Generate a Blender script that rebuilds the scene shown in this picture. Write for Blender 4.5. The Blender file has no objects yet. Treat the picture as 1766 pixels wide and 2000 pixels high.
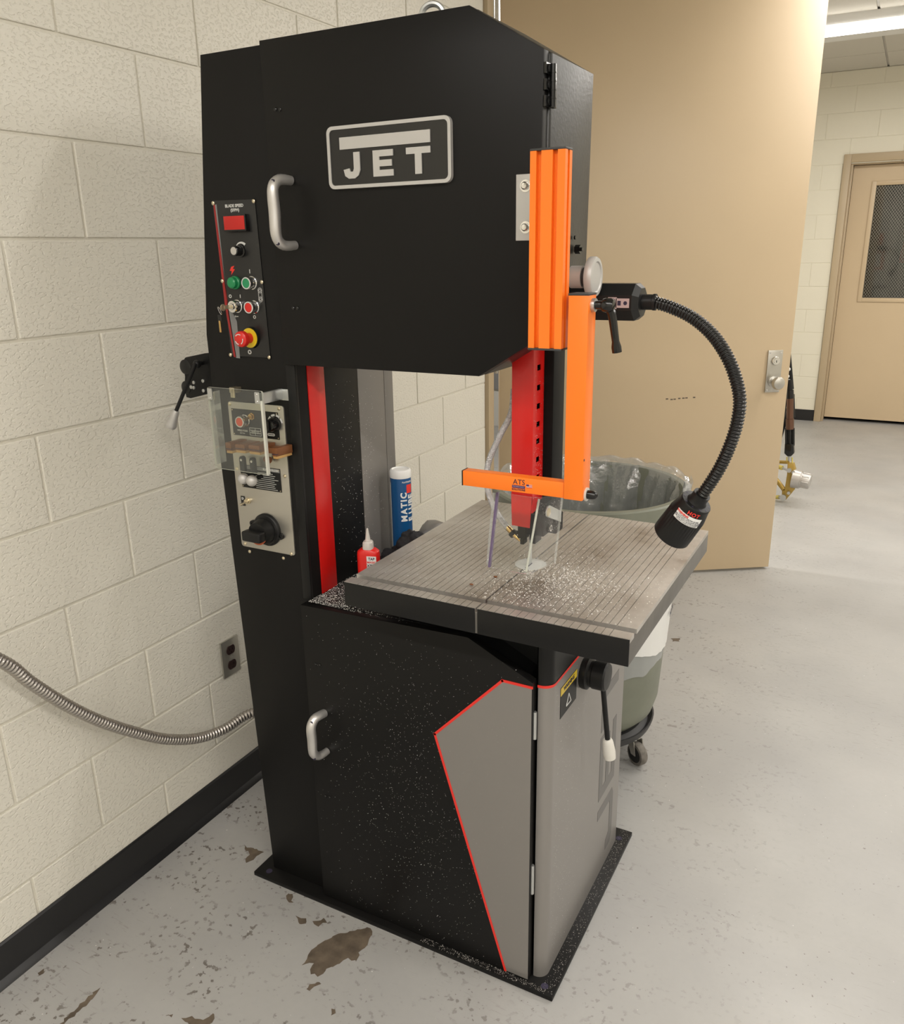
import bpy, bmesh, math, random
from mathutils import Vector, Matrix, noise
random.seed(7)
PI = math.pi
SC = bpy.context.scene
COL = SC.collection

# ------------------------------------------------------------ camera
F_PX, PITCH, YAW, ROLL, CX, CH = 1611.249, 0.307346, 0.497749, -0.017481, 1.635345, 1.588252
fw = Vector((-math.sin(YAW)*math.cos(PITCH), math.cos(YAW)*math.cos(PITCH), -math.sin(PITCH)))
r0 = fw.cross(Vector((0, 0, 1))).normalized(); u0 = r0.cross(fw)
rt = r0*math.cos(ROLL) + u0*math.sin(ROLL); up = -r0*math.sin(ROLL) + u0*math.cos(ROLL)
cd = bpy.data.cameras.new('camera'); cam = bpy.data.objects.new('camera', cd); COL.objects.link(cam)
cam.matrix_world = Matrix(((rt.x, up.x, -fw.x, CX), (rt.y, up.y, -fw.y, 0), (rt.z, up.z, -fw.z, CH), (0, 0, 0, 1)))
cd.sensor_fit = 'HORIZONTAL'; cd.sensor_width = 36; cd.lens = F_PX*36/1766; cd.clip_start = .05; cd.clip_end = 60
SC.camera = cam

# ------------------------------------------------------------ world, lights, exposure
w = bpy.data.worlds.new('world'); SC.world = w; w.use_nodes = True
w.node_tree.nodes['Background'].inputs[0].default_value = (.9, .92, 1, 1)
w.node_tree.nodes['Background'].inputs[1].default_value = .06
SC.view_settings.view_transform = 'Standard'; SC.view_settings.look = 'None'
SC.view_settings.exposure = 0.27; SC.view_settings.gamma = 1; SC.view_settings.use_curve_mapping = False
LIGHT_ROWS = [(6.41, 0.5, 5.6, 60), (4.3, 0.9, 5.6, 62), (1.9, 2.2, 5.6, 34), (-0.5, 0.35, 5.6, 74), (-2.8, 0.6, 5.6, 62)]   # y, x0, x1, watts
LIGHT_COL = (1.0, .955, .90)
for i, (y, x0, x1, wt) in enumerate(LIGHT_ROWS):
    ld = bpy.data.lights.new('fluorescent_light', 'AREA'); ld.shape = 'RECTANGLE'
    ld.size = x1-x0-.1; ld.size_y = .085; ld.energy = wt; ld.color = LIGHT_COL
    lo = bpy.data.objects.new('fluorescent_light', ld); COL.objects.link(lo); lo.location = ((x0+x1)/2, y, 2.852)

def P(px, py, ax, val):
    """point of the plane (axis ax = val) seen at the photograph's pixel"""
    d = fw + rt*((px-883)/F_PX) - up*((py-1000)/F_PX)
    o = Vector((CX, 0, CH)); return o + d*((val-o[ax])/d[ax])

# ------------------------------------------------------------ materials
def nt(m): return m.node_tree.nodes, m.node_tree.links
def mat(name, col, rough=.5, metal=0, bump=0, bscale=80, bdist=.001, var=0, vscale=6, spec=.5, coat=0, emit=None, estr=0):
    m = bpy.data.materials.new(name); m.use_nodes = True; n, l = nt(m); b = n['Principled BSDF']
    b.inputs['Base Color'].default_value = (*col, 1); b.inputs['Roughness'].default_value = rough
    b.inputs['Metallic'].default_value = metal; b.inputs['Specular IOR Level'].default_value = spec
    b.inputs['Coat Weight'].default_value = coat
    if emit: b.inputs['Emission Color'].default_value = (*emit, 1); b.inputs['Emission Strength'].default_value = estr
    g = n.new('ShaderNodeNewGeometry')
    if bump:
        t = n.new('ShaderNodeTexNoise'); t.inputs['Scale'].default_value = bscale; t.inputs['Detail'].default_value = 3
        bp = n.new('ShaderNodeBump'); bp.inputs['Strength'].default_value = bump; bp.inputs['Distance'].default_value = bdist
        l.new(g.outputs['Position'], t.inputs['Vector']); l.new(t.outputs['Fac'], bp.inputs['Height']); l.new(bp.outputs['Normal'], b.inputs['Normal'])
    if var:
        t = n.new('ShaderNodeTexNoise'); t.inputs['Scale'].default_value = vscale; t.inputs['Detail'].default_value = 4
        mr = n.new('ShaderNodeMapRange'); mr.inputs['From Min'].default_value = .3; mr.inputs['From Max'].default_value = .7
        mr.inputs['To Min'].default_value = 1-var; mr.inputs['To Max'].default_value = 1+var
        mx = n.new('ShaderNodeMix'); mx.data_type = 'RGBA'; mx.blend_type = 'MULTIPLY'; mx.inputs[0].default_value = 1
        mx.inputs[6].default_value = (*col, 1)
        l.new(g.outputs['Position'], t.inputs['Vector']); l.new(t.outputs['Fac'], mr.inputs['Value']); l.new(mr.outputs[0], mx.inputs[7])
        l.new(mx.outputs[2], b.inputs['Base Color'])
    return m

def ramp(n, l, src, stops):
    r = n.new('ShaderNodeValToRGB'); e = r.color_ramp.elements
    while len(e) < len(stops): e.new(.5)
    for el, (p, c) in zip(e, stops): el.position = p; el.color = c if len(c) == 4 else (*c, 1)
    l.new(src, r.inputs[0]); return r

def wall_mat(name, col, pit=1.0):
    m = mat(name, col, .42); n, l = nt(m); b = n['Principled BSDF']; g = n.new('ShaderNodeNewGeometry')
    a = n.new('ShaderNodeTexNoise'); a.inputs['Scale'].default_value = 125; a.inputs['Detail'].default_value = 2
    v = n.new('ShaderNodeTexNoise'); v.inputs['Scale'].default_value = 210; v.inputs['Detail'].default_value = 1
    mp = n.new('ShaderNodeMapping'); mp.inputs['Scale'].default_value = (1, .75, 1.25)
    l.new(g.outputs['Position'], mp.inputs[0]); l.new(mp.outputs[0], a.inputs['Vector']); l.new(mp.outputs[0], v.inputs['Vector'])
    ra = ramp(n, l, a.outputs['Fac'], [(.36, (0, 0, 0)), (.46, (1, 1, 1))])
    ad = n.new('ShaderNodeMath'); ad.operation = 'MULTIPLY_ADD'; ad.inputs[1].default_value = .45
    l.new(v.outputs['Fac'], ad.inputs[0]); l.new(ra.outputs[0], ad.inputs[2])
    bp = n.new('ShaderNodeBump'); bp.inputs['Strength'].default_value = .55*pit; bp.inputs['Distance'].default_value = .0016
    l.new(ad.outputs[0], bp.inputs['Height']); l.new(bp.outputs[0], b.inputs['Normal'])
    return m

def floor_mat():
    m = mat('painted_concrete', (.42, .41, .385), .38); n, l = nt(m); b = n['Principled BSDF']; g = n.new('ShaderNodeNewGeometry')
    pos = g.outputs['Position']
    def nz(scale, det=3, st=None):
        t = n.new('ShaderNodeTexNoise'); t.inputs['Scale'].default_value = scale; t.inputs['Detail'].default_value = det
        if st:
            mp = n.new('ShaderNodeMapping'); mp.inputs['Scale'].default_value = st[0]; mp.inputs['Rotation'].default_value = (0, 0, st[1])
            l.new(pos, mp.inputs[0]); l.new(mp.outputs[0], t.inputs['Vector'])
        else: l.new(pos, t.inputs['Vector'])
        return t.outputs['Fac']
    def mix(fac, a, bcol, mode='MIX'):
        x = n.new('ShaderNodeMix'); x.data_type = 'RGBA'; x.blend_type = mode
        if isinstance(fac, float): x.inputs[0].default_value = fac
        else: l.new(fac, x.inputs[0])
        l.new(a, x.inputs[6])
        if isinstance(bcol, tuple): x.inputs[7].default_value = (*bcol, 1)
        else: l.new(bcol, x.inputs[7])
        return x.outputs[2]
    def mul(a, bb):
        x = n.new('ShaderNodeMath'); x.operation = 'MULTIPLY'; l.new(a, x.inputs[0])
        if isinstance(bb, float): x.inputs[1].default_value = bb
        else: l.new(bb, x.inputs[1])
        return x.outputs[0]
    base = ramp(n, l, nz(2.2, 5), [(.3, (.335, .330, .322)), (.7, (.405, .398, .382))]).outputs[0]
    fine = ramp(n, l, nz(60, 4), [(.35, (0, 0, 0)), (.65, (1, 1, 1))]).outputs[0]
    c = mix(mul(fine, .10), base, (.3, .3, .29))
    zone = ramp(n, l, nz(1.6, 3), [(.45, (0, 0, 0)), (.62, (1, 1, 1))]).outputs[0]
    sc = ramp(n, l, nz(22, 5, ((1, 9, 1), .9)), [(.62, (0, 0, 0)), (.66, (1, 1, 1))]).outputs[0]
    c = mix(mul(mul(sc, zone), .5), c, (.2, .185, .16))
    sp = ramp(n, l, nz(95, 2), [(.69, (0, 0, 0)), (.72, (1, 1, 1))]).outputs[0]
    zone2 = ramp(n, l, nz(3.3, 4), [(.46, (0, 0, 0)), (.6, (1, 1, 1))]).outputs[0]
    c = mix(mul(mul(sp, zone2), .75), c, (.13, .115, .095))
    # more worn near the left wall and in front of the saw
    sx = n.new('ShaderNodeSeparateXYZ'); l.new(pos, sx.inputs[0])
    near = n.new('ShaderNodeMapRange'); near.inputs['From Min'].default_value = 1.7; near.inputs['From Max'].default_value = .5
    l.new(sx.outputs['X'], near.inputs['Value'])
    sp2 = ramp(n, l, nz(60, 4), [(.585, (0, 0, 0)), (.61, (1, 1, 1))]).outputs[0]
    z3 = ramp(n, l, nz(5, 5, ((1, 2.5, 1), .8)), [(.47, (0, 0, 0)), (.60, (1, 1, 1))]).outputs[0]
    c = mix(mul(mul(mul(sp2, near.outputs[0]), z3), .85), c, (.11, .095, .08))
    l.new(c, b.inputs['Base Color'])
    r = ramp(n, l, nz(3, 4), [(.3, (.3, .3, .3)), (.7, (.48, .48, .48))]).outputs[0]; l.new(r, b.inputs['Roughness'])
    bp = n.new('ShaderNodeBump'); bp.inputs['Strength'].default_value = .25; bp.inputs['Distance'].default_value = .002
    l.new(nz(14, 6), bp.inputs['Height']); l.new(bp.outputs[0], b.inputs['Normal'])
    return m

def table_mat():
    m = mat('ground_iron', (.3, .28, .25), .42, .75); n, l = nt(m); b = n['Principled BSDF']; g = n.new('ShaderNodeNewGeometry')
    t = n.new('ShaderNodeTexNoise'); t.inputs['Scale'].default_value = 5.5; t.inputs['Detail'].default_value = 5
    l.new(g.outputs['Position'], t.inputs['Vector'])
    r = ramp(n, l, t.outputs['Fac'], [(.28, (.27, .225, .175)), (.38, (.44, .405, .37)), (.5, (.53, .505, .475)), (.72, (.63, .61, .585))])
    t2 = n.new('ShaderNodeTexNoise'); t2.inputs['Scale'].default_value = 40; t2.inputs['Detail'].default_value = 4
    mp = n.new('ShaderNodeMapping'); mp.inputs['Scale'].default_value = (2, 1, 1); l.new(g.outputs['Position'], mp.inputs[0]); l.new(mp.outputs[0], t2.inputs['Vector'])
    r2 = ramp(n, l, t2.outputs['Fac'], [(.3, (.92, .92, .92)), (.7, (1.04, 1.04, 1.04))])
    mx = n.new('ShaderNodeMix'); mx.data_type = 'RGBA'; mx.blend_type = 'MULTIPLY'; mx.inputs[0].default_value = 1
    l.new(r.outputs[0], mx.inputs[6]); l.new(r2.outputs[0], mx.inputs[7]); l.new(mx.outputs[2], b.inputs['Base Color'])
    return m

def see_through(name, tint, clear, rough=.05, white=.0, bump=0, bs=30, graze=.55):
    m = bpy.data.materials.new(name); m.use_nodes = True; n, l = nt(m); out = n['Material Output']; n.remove(n['Principled BSDF'])
    t = n.new('ShaderNodeBsdfTransparent'); t.inputs[0].default_value = (*tint, 1)
    g = n.new('ShaderNodeBsdfGlossy'); g.inputs['Roughness'].default_value = rough
    d = n.new('ShaderNodeBsdfDiffuse'); d.inputs[0].default_value = (.8, .82, .84, 1)
    lw0 = n.new('ShaderNodeLayerWeight'); lw0.inputs[0].default_value = .5
    lwp = n.new('ShaderNodeMath'); lwp.operation = 'POWER'; lwp.inputs[1].default_value = 4; l.new(lw0.outputs['Facing'], lwp.inputs[0])
    lw = n.new('ShaderNodeMath'); lw.operation = 'MULTIPLY_ADD'; lw.inputs[1].default_value = graze; lw.inputs[2].default_value = .025; l.new(lwp.outputs[0], lw.inputs[0])
    a = n.new('ShaderNodeMixShader'); l.new(g.outputs[0], a.inputs[2])
    b = n.new('ShaderNodeMixShader'); b.inputs[0].default_value = white
    l.new(t.outputs[0], b.inputs[1]); l.new(d.outputs[0], b.inputs[2]); l.new(b.outputs[0], a.inputs[1])
    mth = n.new('ShaderNodeMath'); mth.operation = 'MULTIPLY_ADD'; mth.inputs[1].default_value = 1; mth.inputs[2].default_value = 1-clear
    l.new(lw.outputs[0], mth.inputs[0]); mth.use_clamp = True; l.new(mth.outputs[0], a.inputs[0]); l.new(a.outputs[0], out.inputs[0])
    if bump:
        ge = n.new('ShaderNodeNewGeometry'); nz = n.new('ShaderNodeTexNoise'); nz.inputs['Scale'].default_value = bs; nz.inputs['Detail'].default_value = 4
        bp = n.new('ShaderNodeBump'); bp.inputs['Strength'].default_value = bump; bp.inputs['Distance'].default_value = .01
        l.new(ge.outputs['Position'], nz.inputs['Vector']); l.new(nz.outputs['Fac'], bp.inputs['Height'])
        for s in (g, d, lw0): l.new(bp.outputs[0], s.inputs['Normal'])
    return m

M = dict(
    wall=wall_mat('cream_block_paint', (.74, .712, .628), 1.0), wall2=wall_mat('cream_block_paint_far', (.78, .74, .61), .4),
    mortar=wall_mat('cream_joint_paint', (.70, .67, .58), .5),
    base=mat('black_vinyl', (.012, .012, .013), .35), floor=floor_mat(),
    bare=mat('bare_concrete', (.115, .088, .062), .7, bump=.6, bscale=60, bdist=.002, var=.35, vscale=30),
    tan=mat('tan_paint', (.565, .44, .285), .36, var=.03, vscale=1.5), tanf=mat('tan_frame_paint', (.47, .37, .24), .4),
    ceil=mat('ceiling_tile', (.60, .57, .50), .9, bump=.4, bscale=150, bdist=.002), grid=mat('ceiling_grid', (.6, .58, .53), .5),
    white=mat('white_enamel', (.75, .75, .73), .35), lens=mat('lamp_lens', (1, 1, 1), .5, emit=(1, .96, .9), estr=7),
    black=mat('black_powder_coat', (.0065, .0062, .006), .42, bump=.12, bscale=420, bdist=.0004, spec=.20),
    blackd=mat('black_oxide', (.005, .005, .005), .5, spec=.12), blackh=mat('black_hammered', (.014, .014, .013), .34, bump=.35, bscale=160, bdist=.0008, spec=.5),
    blackg=mat('black_gloss', (.006, .006, .006), .16), blackp=mat('black_plastic', (.009, .009, .009), .42, spec=.3), blackm=mat('black_machine_paint', (.008, .008, .008), .36, bump=.15, bscale=200, bdist=.0006, spec=.25),
    grey=mat('grey_metallic_paint', (.265, .25, .235), .34, .42, bump=.15, bscale=350, bdist=.0004),
    grey2=mat('grey_mark_paint', (.15, .145, .138), .4, .3),
    greyc=mat('dark_grey_paint', (.20, .188, .175), .42, .2),
    red=mat('red_paint', (.62, .010, .008), .3), redl=mat('red_line', (.72, .03, .02), .4), orange=mat('orange_paint', (.95, .20, .010), .36),
    chrome=mat('chrome', (.75, .74, .72), .12, 1), steel=mat('brushed_steel', (.52, .50, .45), .34, .85, bump=.1, bscale=150, bdist=.0005),
    zinc=mat('zinc_plate', (.55, .56, .55), .33, .8), alu=mat('satin_aluminium', (.60, .585, .565), .36, .7), cast=mat('cast_aluminium', (.5, .5, .48), .45, .7),
    brass=mat('brass', (.62, .42, .17), .25, 1), screw=mat('zinc_yellow_screw', (.66, .58, .42), .28, .9),
    silverp=mat('silver_grip', (.5, .485, .46), .42, .3), whitep=mat('ivory_plastic', (.62, .60, .55), .4),
    green=mat('green_plastic', (.01, .22, .075), .3), greenb=mat('green_cap', (.015, .25, .10), .4), redb=mat('red_button', (.62, .018, .012), .35),
    display=mat('red_display', (.5, .012, .008), .25), yellow=mat('yellow_disc', (.72, .52, .02), .4),
    print=mat('white_print', (.62, .62, .60), .5), badge=mat('badge_silver', (.50, .49, .47), .42, .25), ink=mat('dark_ink', (.02, .015, .04), .5),
    navy=mat('navy_print', (.06, .02, .12), .5), stripe=mat('stripe_grey', (.2, .2, .2), .45),
    iron=table_mat(), ironside=mat('iron_side', (.15, .142, .13), .45, .5, bump=.3, bscale=60, bdist=.001, var=.15, vscale=14),
    jaw=mat('copper_brown_jaw', (.20, .075, .026), .4, .2), jaw2=mat('pale_jaw', (.55, .33, .12), .4, .2),
    acr=see_through('clear_acrylic', (.965, .975, .97), .99, .03, graze=.2), acredge=mat('acrylic_edge', (.62, .62, .55), .3), purple=mat('purple_edge', (.12, .085, .17), .3),
    smoke=see_through('hazy_acrylic', (.93, .94, .90), .99, .08, white=.03, graze=.3), acrthin=see_through('guard_edge', (.9, .92, .93), .8, .1, white=.26),
    bag=see_through('clear_liner', (.92, .93, .935), .84, .15, white=.20, bump=1.0, bs=20),
    hose=see_through('braided_hose', (.8, .82, .84), .75, .25, white=.55, bump=.6, bs=300),
    can=mat('grey_green_plastic', (.19, .20, .155), .5, bump=.2, bscale=30, bdist=.002, var=.12, vscale=9),
    dolly=mat('dark_grey_plastic', (.035, .035, .036), .5), rubber=mat('tyre_grey', (.16, .145, .125), .8, var=.3, vscale=60),
    chip=mat('aluminium_chips', (.78, .77, .74), .35, .35), chipd=mat('pale_dust', (.42, .40, .37), .8),
    blue=mat('blue_label', (.005, .075, .22), .35), redlabel=mat('red_bottle', (.72, .018, .014), .35), bottletip=mat('translucent_tip', (.6, .56, .52), .35),
    cloth=mat('black_fabric', (.012, .011, .013), .75, bump=.5, bscale=180, bdist=.001),
    conduit=mat('galvanised_conduit', (.38, .355, .33), .3, .9), socket=mat('brown_socket', (.022, .008, .008), .3), plate=mat('steel_plate', (.40, .385, .34), .35, .7),
    gold=mat('gold_paint', (.42, .28, .06), .4, .3), silver=mat('hub_silver', (.52, .50, .47), .4, .6), copper=mat('bronze_tube', (.16, .085, .055), .3, .7), yel=mat('yellow_rod', (.62, .52, .13), .4),
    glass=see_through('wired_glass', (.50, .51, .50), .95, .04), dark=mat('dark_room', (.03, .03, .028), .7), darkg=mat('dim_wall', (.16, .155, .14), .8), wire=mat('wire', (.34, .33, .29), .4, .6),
    pink=mat('label_pink', (.45, .33, .32), .5), yellowl=mat('yellow_label', (.62, .45, .04), .4), corridor=mat('corridor_paint', (.55, .54, .5), .7),
)

# ------------------------------------------------------------ geometry helpers
ORG = {}
def finish(name, me, mats, parent, loc, kind=None, label=None, cat=None, group=None):
    o = bpy.data.objects.new(name, me); COL.objects.link(o)
    for m_ in (mats if isinstance(mats, (list, tuple)) else [mats]):
        if m_ is not None and len(me.materials) < (len(mats) if isinstance(mats, (list, tuple)) else 1): me.materials.append(M[m_] if isinstance(m_, str) else m_)
    ORG[o] = Vector(loc)
    if parent: o.parent = parent; o.location = Vector(loc)-ORG[parent]
    else: o.location = loc
    if kind: o['kind'] = kind
    if label: o['label'] = label
    if cat: o['category'] = cat
    if group: o['group'] = group
    return o
def obj(name, bm, mats, parent=None, kind=None, label=None, cat=None, group=None, smooth=True, ang=.6):
    vs = bm.verts[:]
    lo = Vector([min(v.co[i] for v in vs) for i in range(3)]); hi = Vector([max(v.co[i] for v in vs) for i in range(3)])
    c = (lo+hi)/2; c.z = lo.z
    bmesh.ops.recalc_face_normals(bm, faces=bm.faces[:]) if not bm.get('nr') else None
    for v in vs: v.co -= c
    if smooth:
        for f in bm.faces: f.smooth = True
        for e in bm.edges:
            if len(e.link_faces) == 2 and e.calc_face_angle(0) > ang: e.smooth = False
    me = bpy.data.meshes.new(name); bm.to_mesh(me); bm.free()
    return finish(name, me, mats, parent, c, kind, label, cat, group)
class BM:
    """thin wrapper so that shapes can be chained into one bmesh"""
    def __init__(s): s.b = bmesh.new(); s.mi = 0
    def faces(s, fs):
        for f in fs: f.material_index = s.mi
    def box(s, x0, x1, y0, y1, z0, z1, bev=0, seg=2):
        r = bmesh.ops.create_cube(s.b, size=1); vs = r['verts']
        for v in vs: v.co = Vector(((x0+x1)/2+v.co.x*(x1-x0), (y0+y1)/2+v.co.y*(y1-y0), (z0+z1)/2+v.co.z*(z1-z0)))
        fs = list({f for v in vs for f in v.link_faces}); s.faces(fs)
        if bev:
            r = bmesh.ops.bevel(s.b, geom=list({e for v in vs for e in v.link_edges}), offset=bev, segments=seg, profile=.5, affect='EDGES'); s.faces(r['faces'])
        return s
    def prism(s, pts, ax, a, b, bev=0, seg=2):
        """pts 2-D in the two axes other than ax (in order)"""
        def co(p, t):
            l = [p[0], p[1]]; l.insert(ax, t); return Vector(l)
        A = [s.b.verts.new(co(p, a)) for p in pts]; B = [s.b.verts.new(co(p, b)) for p in pts]; n = len(pts); fs = [s.b.faces.new(A), s.b.faces.new(B[::-1])]
        for i in range(n): fs.append(s.b.faces.new((A[i], A[(i+1) % n], B[(i+1) % n], B[i])))
        s.faces(fs)
        if bev:
            es = list({e for f in fs[:2] for e in f.edges}); r = bmesh.ops.bevel(s.b, geom=es, offset=bev, segments=seg, profile=.5, affect='EDGES'); s.faces(r['faces'])
        return s
    def lathe(s, prof, base, axis=(0, 0, 1), seg=24, caps=True, rfn=None):
        """prof: list of (radius, height) along axis from base"""
        ax = Vector(axis).normalized(); t = Vector((1, 0, 0)) if abs(ax.x) < .9 else Vector((0, 1, 0))
        e1 = ax.cross(t).normalized(); e2 = ax.cross(e1); base = Vector(base); rings = []
        for k, (r, h) in enumerate(prof):
            ring = []
            for i in range(seg):
                a = 2*PI*i/seg; rr = rfn(r, h, a, k) if rfn else r
                ring.append(s.b.verts.new(base+ax*h+(e1*math.cos(a)+e2*math.sin(a))*rr))
            rings.append(ring)
        fs = []
        for p, q in zip(rings, rings[1:]):
            for i in range(seg): fs.append(s.b.faces.new((p[i], p[(i+1) % seg], q[(i+1) % seg], q[i])))
        if caps: fs += [s.b.faces.new(rings[0]), s.b.faces.new(rings[-1])]
        s.faces(fs); return s
    def cyl(s, a, b, r, seg=16, r2=None):
        a = Vector(a); b = Vector(b); return s.lathe([(r, 0), (r if r2 is None else r2, (b-a).length)], a, b-a, seg)
    def tube(s, pts, r, seg=10, rfn=None, step=None, flat=1):
        pts = [Vector(p) for p in pts]; path = spline(pts, step) if step else pts; rings = []
        T = (path[1]-path[0]).normalized(); e1 = T.orthogonal().normalized(); d = 0
        for k, p in enumerate(path):
            T2 = (path[min(k+1, len(path)-1)]-path[max(k-1, 0)]).normalized()
            e1 = (e1-T2*e1.dot(T2)).normalized(); e2 = T2.cross(e1)
            if k: d += (path[k]-path[k-1]).length
            rr = rfn(d) if rfn else r
            rings.append([s.b.verts.new(p+(e1*math.cos(2*PI*i/seg)+e2*math.sin(2*PI*i/seg)*flat)*rr) for i in range(seg)])
        fs = []
        for a, b in zip(rings, rings[1:]):
            for i in range(seg): fs.append(s.b.faces.new((a[i], a[(i+1) % seg], b[(i+1) % seg], b[i])))
        fs += [s.b.faces.new(rings[0]), s.b.faces.new(rings[-1])]; s.faces(fs); return s
    def sphere(s, c, r, seg=20, sc=(1, 1, 1)):
        r_ = bmesh.ops.create_uvsphere(s.b, u_segments=seg, v_segments=seg//2, radius=r)
        for v in r_['verts']: v.co = Vector(c)+Vector((v.co.x*sc[0], v.co.y*sc[1], v.co.z*sc[2]))
        s.faces({f for v in r_['verts'] for f in v.link_faces}); return s
    def m(s, i): s.mi = i; return s
    def obj(s, name, mats, parent=None, **k): return obj2(name, s.b, mats, parent, **k)
def obj2(name, bm, mats, parent=None, kind=None, label=None, cat=None, group=None, smooth=True, ang=.6, base=None, recalc=True):
    vs = bm.verts[:]
    lo = Vector([min(v.co[i] for v in vs) for i in range(3)]); hi = Vector([max(v.co[i] for v in vs) for i in range(3)])
    c = (lo+hi)/2; c.z = lo.z
    if base is not None: c = Vector(base)
    if recalc: bmesh.ops.recalc_face_normals(bm, faces=bm.faces[:])
    for v in vs: v.co -= c
    if smooth:
        for f in bm.faces: f.smooth = True
        for e in bm.edges:
            if len(e.link_faces) == 2 and e.calc_face_angle(0) > ang: e.smooth = False
    me = bpy.data.meshes.new(name); bm.to_mesh(me); bm.free()
    return finish(name, me, mats, parent, c, kind, label, cat, group)
def spline(pts, step):
    out = []; p = [pts[0]*2-pts[1]]+pts+[pts[-1]*2-pts[-2]]
    for i in range(1, len(p)-2):
        L = (p[i+1]-p[i]).length; n = max(2, int(L/step))
        for k in range(n):
            t = k/n; a, b, c, d = p[i-1], p[i], p[i+1], p[i+2]
            out.append(.5*((2*b)+(c-a)*t+(2*a-5*b+4*c-d)*t*t+(-a+3*b-3*c+d)*t**3))
    out.append(pts[-1]); return out
def thing(name, label, cat, loc, group=None):
    o = bpy.data.objects.new(name, None); COL.objects.link(o); o.location = loc; o.empty_display_size = .1; ORG[o] = Vector(loc)
    o['label'] = label; o['category'] = cat
    if group: o['group'] = group
    return o
def rrect(x0, x1, z0, z1, r, n=5):
    pts = []
    for cx, cz, a0 in ((x1-r, z1-r, 0), (x0+r, z1-r, 90), (x0+r, z0+r, 180), (x1-r, z0+r, 270)):
        for k in range(n+1):
            a = math.radians(a0+90*k/n); pts.append((cx+r*math.cos(a), cz+r*math.sin(a)))
    return pts
def text(s, size, m, parent, loc, right=(1, 0, 0), upv=(0, 0, 1), bold=0, name='lettering', ext=.0002, align='CENTER', spacing=1, kind=None, warp=None, shear=0):
    cu = bpy.data.curves.new('txt', 'FONT'); cu.body = s; cu.size = size; cu.extrude = ext; cu.offset = bold; cu.align_x = align; cu.align_y = 'CENTER'
    cu.space_character = spacing; cu.resolution_u = 3; cu.shear = shear
    t = bpy.data.objects.new('txt', cu); COL.objects.link(t); dg = bpy.context.evaluated_depsgraph_get()
    me = bpy.data.meshes.new_from_object(t.evaluated_get(dg)); bpy.data.objects.remove(t); bpy.data.curves.remove(cu); me.materials.clear()
    if warp:
        tb_ = bmesh.new(); tb_.from_mesh(me); bmesh.ops.triangulate(tb_, faces=tb_.faces[:]); bmesh.ops.subdivide_edges(tb_, edges=[e for e in tb_.edges if e.calc_length() > size*.25], cuts=3, use_grid_fill=False); tb_.to_mesh(me); tb_.free()
    R_ = Vector(right).normalized(); U_ = Vector(upv).normalized(); N_ = R_.cross(U_); L = Vector(loc)
    for v in me.vertices:
        if warp: v.co = warp(v.co.copy())-L
        else: v.co = R_*v.co.x+U_*v.co.y+N_*v.co.z
    return finish(name, me, m, parent, L)
def flecks(name, pts, mats, parent=None, smin=.0006, smax=.0014, **k):
    V = []; Fc = []
    for (p, nrm) in pts:
        s = random.uniform(smin, smax); n = Vector(nrm); a = n.orthogonal().normalized(); a.rotate(Matrix.Rotation(random.random()*6.28, 3, n)); b = n.cross(a); i = len(V)
        p = Vector(p); L = random.uniform(.6, 1.8)
        V += [p+a*s*L-b*s*.5, p-a*s*L*.6-b*s*.4, p+b*s*.9, p+n*s*.7]; Fc += [(i, i+2, i+1), (i, i+1, i+3), (i+1, i+2, i+3), (i+2, i, i+3)]
    me = bpy.data.meshes.new(name); lo = sum(V, Vector())/len(V); lo.z = min(v.z for v in V)
    me.from_pydata([v-lo for v in V], [], Fc); return finish(name, me, mats, parent, lo, **k)
FRONT = dict(right=(1, 0, 0), upv=(0, 0, 1))

# ============================================================ SETTING
CE = 2.963; FARY = 8.35
BM().box(-.2, 6.6, -4.2, 8.75, -.12, 0).obj('floor', 'floor', kind='structure')
floor = bpy.data.objects['floor']
# bare patches where the paint has come off
def patch(pts, name='bare_patch'):
    P3 = [P(x, y, 2, 0) for x, y in pts]; fine = []
    for a, b in zip(P3, P3[1:]+P3[:1]):
        n = max(2, int((b-a).length/.008))
        for k in range(n):
            q = a.lerp(b, k/n); j = .004; fine.append((q.x+random.uniform(-j, j), q.y+random.uniform(-j, j)))
    BM().prism(fine, 2, -.001, .0006).obj(name, 'bare', floor, smooth=False)
for pts in ([(592, 1884), (612, 1855), (640, 1832), (680, 1820), (718, 1812), (727, 1818), (722, 1840), (700, 1860), (697, 1880), (680, 1872), (660, 1886), (640, 1893), (622, 1908), (606, 1900), (614, 1880)],
            [(474, 1650), (488, 1656), (518, 1663), (508, 1670), (490, 1682), (477, 1686), (488, 1668)], [(562, 1745), (572, 1748), (570, 1764), (562, 1763)],
            [(578, 1790), (594, 1795), (600, 1803), (583, 1806)], [(612, 1801), (633, 1795), (637, 1801), (622, 1808)], [(598, 1930), (612, 1921), (628, 1917), (620, 1926), (604, 1933)],
            [(355, 1990), (375, 1988), (395, 1995), (418, 1978), (421, 1990), (405, 2004), (370, 2003)], [(190, 1933), (196, 1930), (158, 1975), (118, 2004), (114, 2002)],
            [(74, 1903), (84, 1894), (88, 1899), (78, 1906)], [(648, 1974), (655, 1972), (657, 1980), (650, 1982)], [(1312, 1247), (1330, 1246), (1326, 1252), (1314, 1253)], [(322, 1984), (340, 1981), (338, 1986)]):
    patch(pts)
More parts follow.
